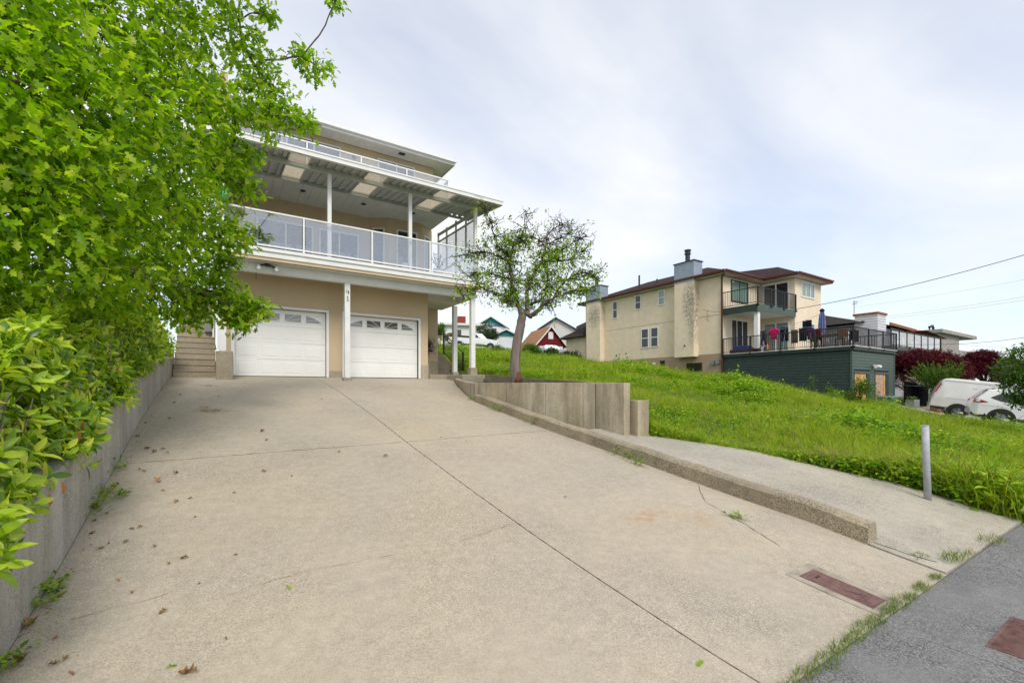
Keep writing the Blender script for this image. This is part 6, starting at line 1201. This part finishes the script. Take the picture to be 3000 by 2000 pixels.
big = .8 + .4 * np.sin(PT[:, 0] * .63 + 2) * np.sin(PT[:, 1] * .8); a = gm.attributes.new('scl', 'FLOAT', 'POINT'); a.data.foreach_set('value', (PT[:, 3] * big * rng.uniform(.65, 1.25, n)).astype(np.float32))
go = bpy.data.objects.new('grass', gm); COL.objects.link(go); props(go, 'long rough grass and weeds covering the sloping empty lot', 'grass', None, 'stuff')
ng = bpy.data.node_groups.new('grass_scatter', 'GeometryNodeTree'); ng.interface.new_socket('Geometry', in_out='INPUT', socket_type='NodeSocketGeometry'); ng.interface.new_socket('Geometry', in_out='OUTPUT', socket_type='NodeSocketGeometry')
gi = ng.nodes.new('NodeGroupInput'); gout = ng.nodes.new('NodeGroupOutput'); ip = ng.nodes.new('GeometryNodeInstanceOnPoints'); ci = ng.nodes.new('GeometryNodeCollectionInfo'); ci.inputs[0].default_value = gcol; ci.inputs['Separate Children'].default_value = True; ci.inputs['Reset Children'].default_value = True
def na(nm, ty): x = ng.nodes.new('GeometryNodeInputNamedAttribute'); x.data_type = ty; x.inputs[0].default_value = nm; return [s for s in x.outputs if s.enabled][0]
L = ng.links.new; L(gi.outputs[0], ip.inputs['Points']); L(ci.outputs[0], ip.inputs['Instance']); ip.inputs['Pick Instance'].default_value = True; L(na('idx', 'INT'), ip.inputs['Instance Index']); L(na('rot', 'FLOAT_VECTOR'), ip.inputs['Rotation']); L(na('scl', 'FLOAT'), ip.inputs['Scale']); L(ip.outputs[0], gout.inputs[0])
md = go.modifiers.new('scatter', 'NODES'); md.node_group = ng
# ---- small plants in joints and along edges
ORD = 'first second third fourth fifth sixth seventh eighth ninth tenth eleventh twelfth thirteenth fourteenth'.split()
def tuft(x, y, z, label, rad=.10, h=.12, nbl=50, group='grass tufts along the edge of the street', m2='tuft_blade', wide=.004):
    V, F = blades(nbl, rad, h * .4, h, wide, 1.2, g_); o = MB().add(V, F).build('grass_tuft', M[m2]); o.location = (x, y, z); o.scale = (1.25, .55, .62); return props(o, label, 'grass', group)
for i, (x, y, rd, hh) in enumerate([(2.75, 1.34, .09, .07), (3.0, 1.35, .10, .09), (3.25, 1.33, .13, .13), (3.5, 1.36, .10, .08), (3.72, 1.36, .10, .09), (3.95, 1.37, .12, .11), (4.15, 1.37, .10, .10), (4.42, 1.38, .09, .08), (4.62, 1.38, .13, .12), (4.85, 1.37, .08, .08), (5.15, 1.38, .10, .11), (5.55, 1.38, .08, .08), (2.5, 1.33, .1, .08), (2.25, 1.33, .09, .09)]): tuft(x, y, .012, '%s grass tuft from the left along the joint of driveway and street' % ORD[sorted([2.75, 3.0, 3.25, 3.5, 3.72, 3.95, 4.15, 4.42, 4.62, 4.85, 5.15, 5.55, 2.5, 2.25]).index(x)], rd, hh, 130, wide=.0028)
tuft(6.25, 1.42, .04, 'bushy grass tuft at the corner where kerb line, path and street meet', .17, .16, 120); tuft(7.35, 1.36, .03, 'lone grass tuft at the edge of the path and the street', .19, .13, 110); tuft(5.95, 1.62, .05, 'flat grass tuft in the joint between driveway and path', .13, .08, 60); tuft(6.6, 1.38, .03, 'small dry tuft right of the bushy corner tuft', .09, .09, 40, m2='straw')
weed_at = [(-1.0, 4.42, .10), (-1.0, 4.6, .08), (-1.0, 6.0, .11), (-1.0, 6.2, .12), (-1.0, 6.45, .09), (-.98, 7.25, .11), (-.85, 6.35, .07), (-1.0, 3.75, .1), (5.72, 9.7, .12), (5.72, 9.45, .1), (5.72, 8.1, .13), (5.72, 5.55, .12), (5.70, 5.2, .12), (5.6, 4.95, .08), (5.78, 10.95, .1), (5.08, 3.0, .05)]
for i, (x, y, rd) in enumerate(weed_at):
    n = 46; P = np.stack([rng.normal(size=n) * rd * .45, rng.normal(size=n) * rd, np.abs(rng.normal(size=n)) * rd * .55 + .01], 1); D = unit(n); D[:, 2] = np.abs(D[:, 2]) * .6; V, F = scatter(*SMALL, P, frames(D, np.tile((0, 0, 1.), (n, 1))), rng.uniform(.03, .06, n)); o = fastmesh('weed', V, F, M['weed_leaf']); o.location = (x, y, float(prof(x, y)) + .003)
    props(o, '%s small weed from the street along the foot of the %s' % ((ORD[sorted(q[1] for q in weed_at if q[0] < 0).index(y)], 'left retaining wall') if x < 0 else (ORD[sorted(q[1] for q in weed_at[:15] if q[0] > 0).index(y)], 'right kerb')), 'weed', 'weeds along the driveway edges') if i < 15 else props(o, 'tiny weed in the crack above the rusty cover', 'weed')
# ---- fallen leaves
def fallen(x, y, s, m2, label, group, curl=.5, TT=OAK):
    T = TT[0].copy(); T[:, 2] += curl * (T[:, 0] ** 2 * 2.2 + .35 * (T[:, 1] - .5) ** 2) + .06 * np.sin(T[:, 1] * 9 + x * 7); T[:, 1] -= .5; T[:, 2] -= T[:, 2].min()
    me = bpy.data.meshes.new('fallen_leaf'); me.from_pydata([tuple(v) for v in T], [], [tuple(int(q) for q in f) for f in TT[1]]); me.materials.append(M[m2]); me.polygons.foreach_set('use_smooth', [True] * len(TT[1]))
    o = bpy.data.objects.new('fallen_leaf', me); COL.objects.link(o); o.location = (x, y, float(prof(x, y)) + .004); o.scale = (s, s, s * 1.3); o.rotation_euler = (rnd.gauss(0, .12) + .1, rnd.gauss(0, .12), rnd.uniform(0, 6.28)); return props(o, label, 'leaf', group)
GL = 'dry leaves fallen on the driveway'
for i, (x, y, s, m2, lb_) in enumerate(FALL): fallen(x, y, s, m2, lb_ or 'small dry brown leaf lying on the left half of the driveway', None if lb_ else GL, .9 if m2 == 'dry_leaf' else .3)
# crumbs of seed husks
mat('husk', (.48, .34, .13), .9, .1, .25, 30); hb = MB()
def husks(cx_, cy_, sx, sy, n, smin=.006, smax=.016):
    for i in range(n):
        x = cx_ + rnd.gauss(0, sx); y = max(1.5, cy_ + rnd.gauss(0, sy)); 
        if x < -1.0 or y > 15.8: continue
        z = float(prof(x, y)) + .003; s = rnd.uniform(smin, smax); a = rnd.uniform(0, 6.28); hb.add([(x + math.cos(a) * s, y + math.sin(a) * s, z), (x - math.sin(a) * s * .5, y + math.cos(a) * s * .5, z + s * .5), (x - math.cos(a) * s, y - math.sin(a) * s, z), (x + math.sin(a) * s * .5, y - math.cos(a) * s * .5, z + s * .3)], [(0, 1, 2, 3)])
husks(-.08, 10.3, .13, .10, 260); husks(-.2, 10.6, .06, .06, 40); husks(-.15, 13.6, .12, .08, 90); husks(-.5, 15.75, .35, .05, 240, .008, .02); husks(-.1, 8.5, .5, 1.6, 260, .004, .011); husks(0, 6, .7, 1.8, 200, .003, .009); husks(-.95, 8, .04, 4, 200, .006, .014)
hb.build('seed_husks', M['husk'])['kind'] = 'stuff'
# ---- covers, post, wires
mat('rust_iron', (.19, .105, .092), .7, .3, .2, 14, .3, 60, metal=.2); mat('cover_patch', (.36, .32, .26), .9, .1, .2, 6, .3, 90)
mc = thing('meter_cover', 'long rusty iron meter cover set in the lower right of the driveway', 'cover', (4.46, 1.74, .08)); zt = lambda x, y: float(prof(x, y))
def plate(nm, x0, x1, y0, y1, h, m2, par, e=0): return MB().hexa([(x0, y0, zt(x0, y0) - .01), (x1, y0, zt(x1, y0) - .01), (x1, y1, zt(x1, y1) - .01), (x0, y1, zt(x0, y1) - .01), (x0, y0, zt(x0, y0) + h), (x1, y0, zt(x1, y0) + h), (x1, y1, zt(x1, y1) + h), (x0, y1, zt(x0, y1) + h)]).build(nm, M[m2], par)
plate('mortar_bed', 4.26, 4.70, 1.38, 2.08, .004, 'cover_patch', mc); plate('frame', 4.335, 4.60, 1.455, 2.0, .008, 'rust_iron', mc)
for i in range(15): y_ = 1.54 + i * .027; plate('tread_bar', 4.36, 4.575, y_, y_ + .016, .013, 'rust_iron', mc)
for y_ in (1.465, 1.955): plate('lid_end', 4.35, 4.585, y_, y_ + .035, .012, 'rust_iron', mc)
plate('pull_slot', 4.43, 4.50, 1.90, 1.915, .0145, 'joint', mc); plate('maker_panel', 4.46, 4.52, 1.60, 1.66, .016, 'rust_iron', mc)
sc2 = thing('manhole_cover', 'rusty ribbed square cover in the street at the right edge', 'cover', (4.75, .5, 0)); MB().box(4.15, 5.30, .18, 1.0, -.02, .003).build('asphalt_patch', M['asphalt'], sc2); MB().box(4.37, 5.10, .12, .84, -.02, .008).build('plate', M['rust_iron'], sc2)
for i in range(24):
    m_ = MB(); x_ = 4.39 + i * .0295; pts = [(x_ + .006 * math.sin(k * 2.1), .14 + k * .068, .009) for k in range(11)]; m_.tube(pts, .006, 4); m_.build('ripple_rib', M['rust_iron'], sc2)
mat('galvanised', (.40, .41, .43), .6, .4, .12, 9, .1, 40)
px_, py_ = 8.55, 2.22; pz = float(path_z(px_, py_)); ps = thing('steel_post', 'bare grey steel post at the edge of the path and the grass', 'post', (px_, py_, pz)); MB().tube([(px_, py_, pz - .1), (px_ - .035, py_ + .015, pz + .62), (px_ - .05, py_ + .02, pz + 1.06)], .043, 16).build('pipe', M['galvanised'], ps, smooth=True); MB().lathe((px_ - .03, py_ + .012, pz + .55), [(.045, 0), (.046, .05)], 16).build('tape_mark', M['rust_iron'], ps) if False else None
MB().lathe((px_ - .05, py_ + .02, pz + 1.045), [(.03, .017), (.0435, .017), (.0435, 0)], 16).build('rim', M['galvanised'], ps)
def wire(label, a, b, sag, r_=.012):
    A = Vector(a); B = Vector(b); pts = [A.lerp(B, i / 24) - Vector((0, 0, sag * 4 * (i / 24) * (1 - i / 24))) for i in range(25)]; o = MB().tube(pts, r_, 5).build('power_line', M['black_iron']); return props(o, label, 'cable', 'overhead cables')
wire('thick overhead cable from the cream house balcony up to the right edge', at(2332, 905, 30), at(3300, 655, 22), .35, .018); wire('overhead cable above the parked vehicles from the concrete building', at(2730, 1008, 47), at(3300, 930, 30), .5, .018)
wire('upper of two faint parallel cables over the right house roofs', at(2480, 938, 60), at(3300, 815, 42), .4, .010); wire('lower of two faint parallel cables over the right house roofs', at(2480, 944, 60), at(3300, 826, 42), .4, .010); wire('faint thin cable above the two parallel cables', at(2500, 900, 60), at(3300, 760, 45), .3, .008); wire('thin sagging cable low over the concrete building', at(2780, 1005, 62), at(3300, 1020, 45), .4, .012); wire('thin wire along the side of the cream house to its corner pipe', at(2055, 905, 29.5), at(2112, 912, 29.3), .08, .012)
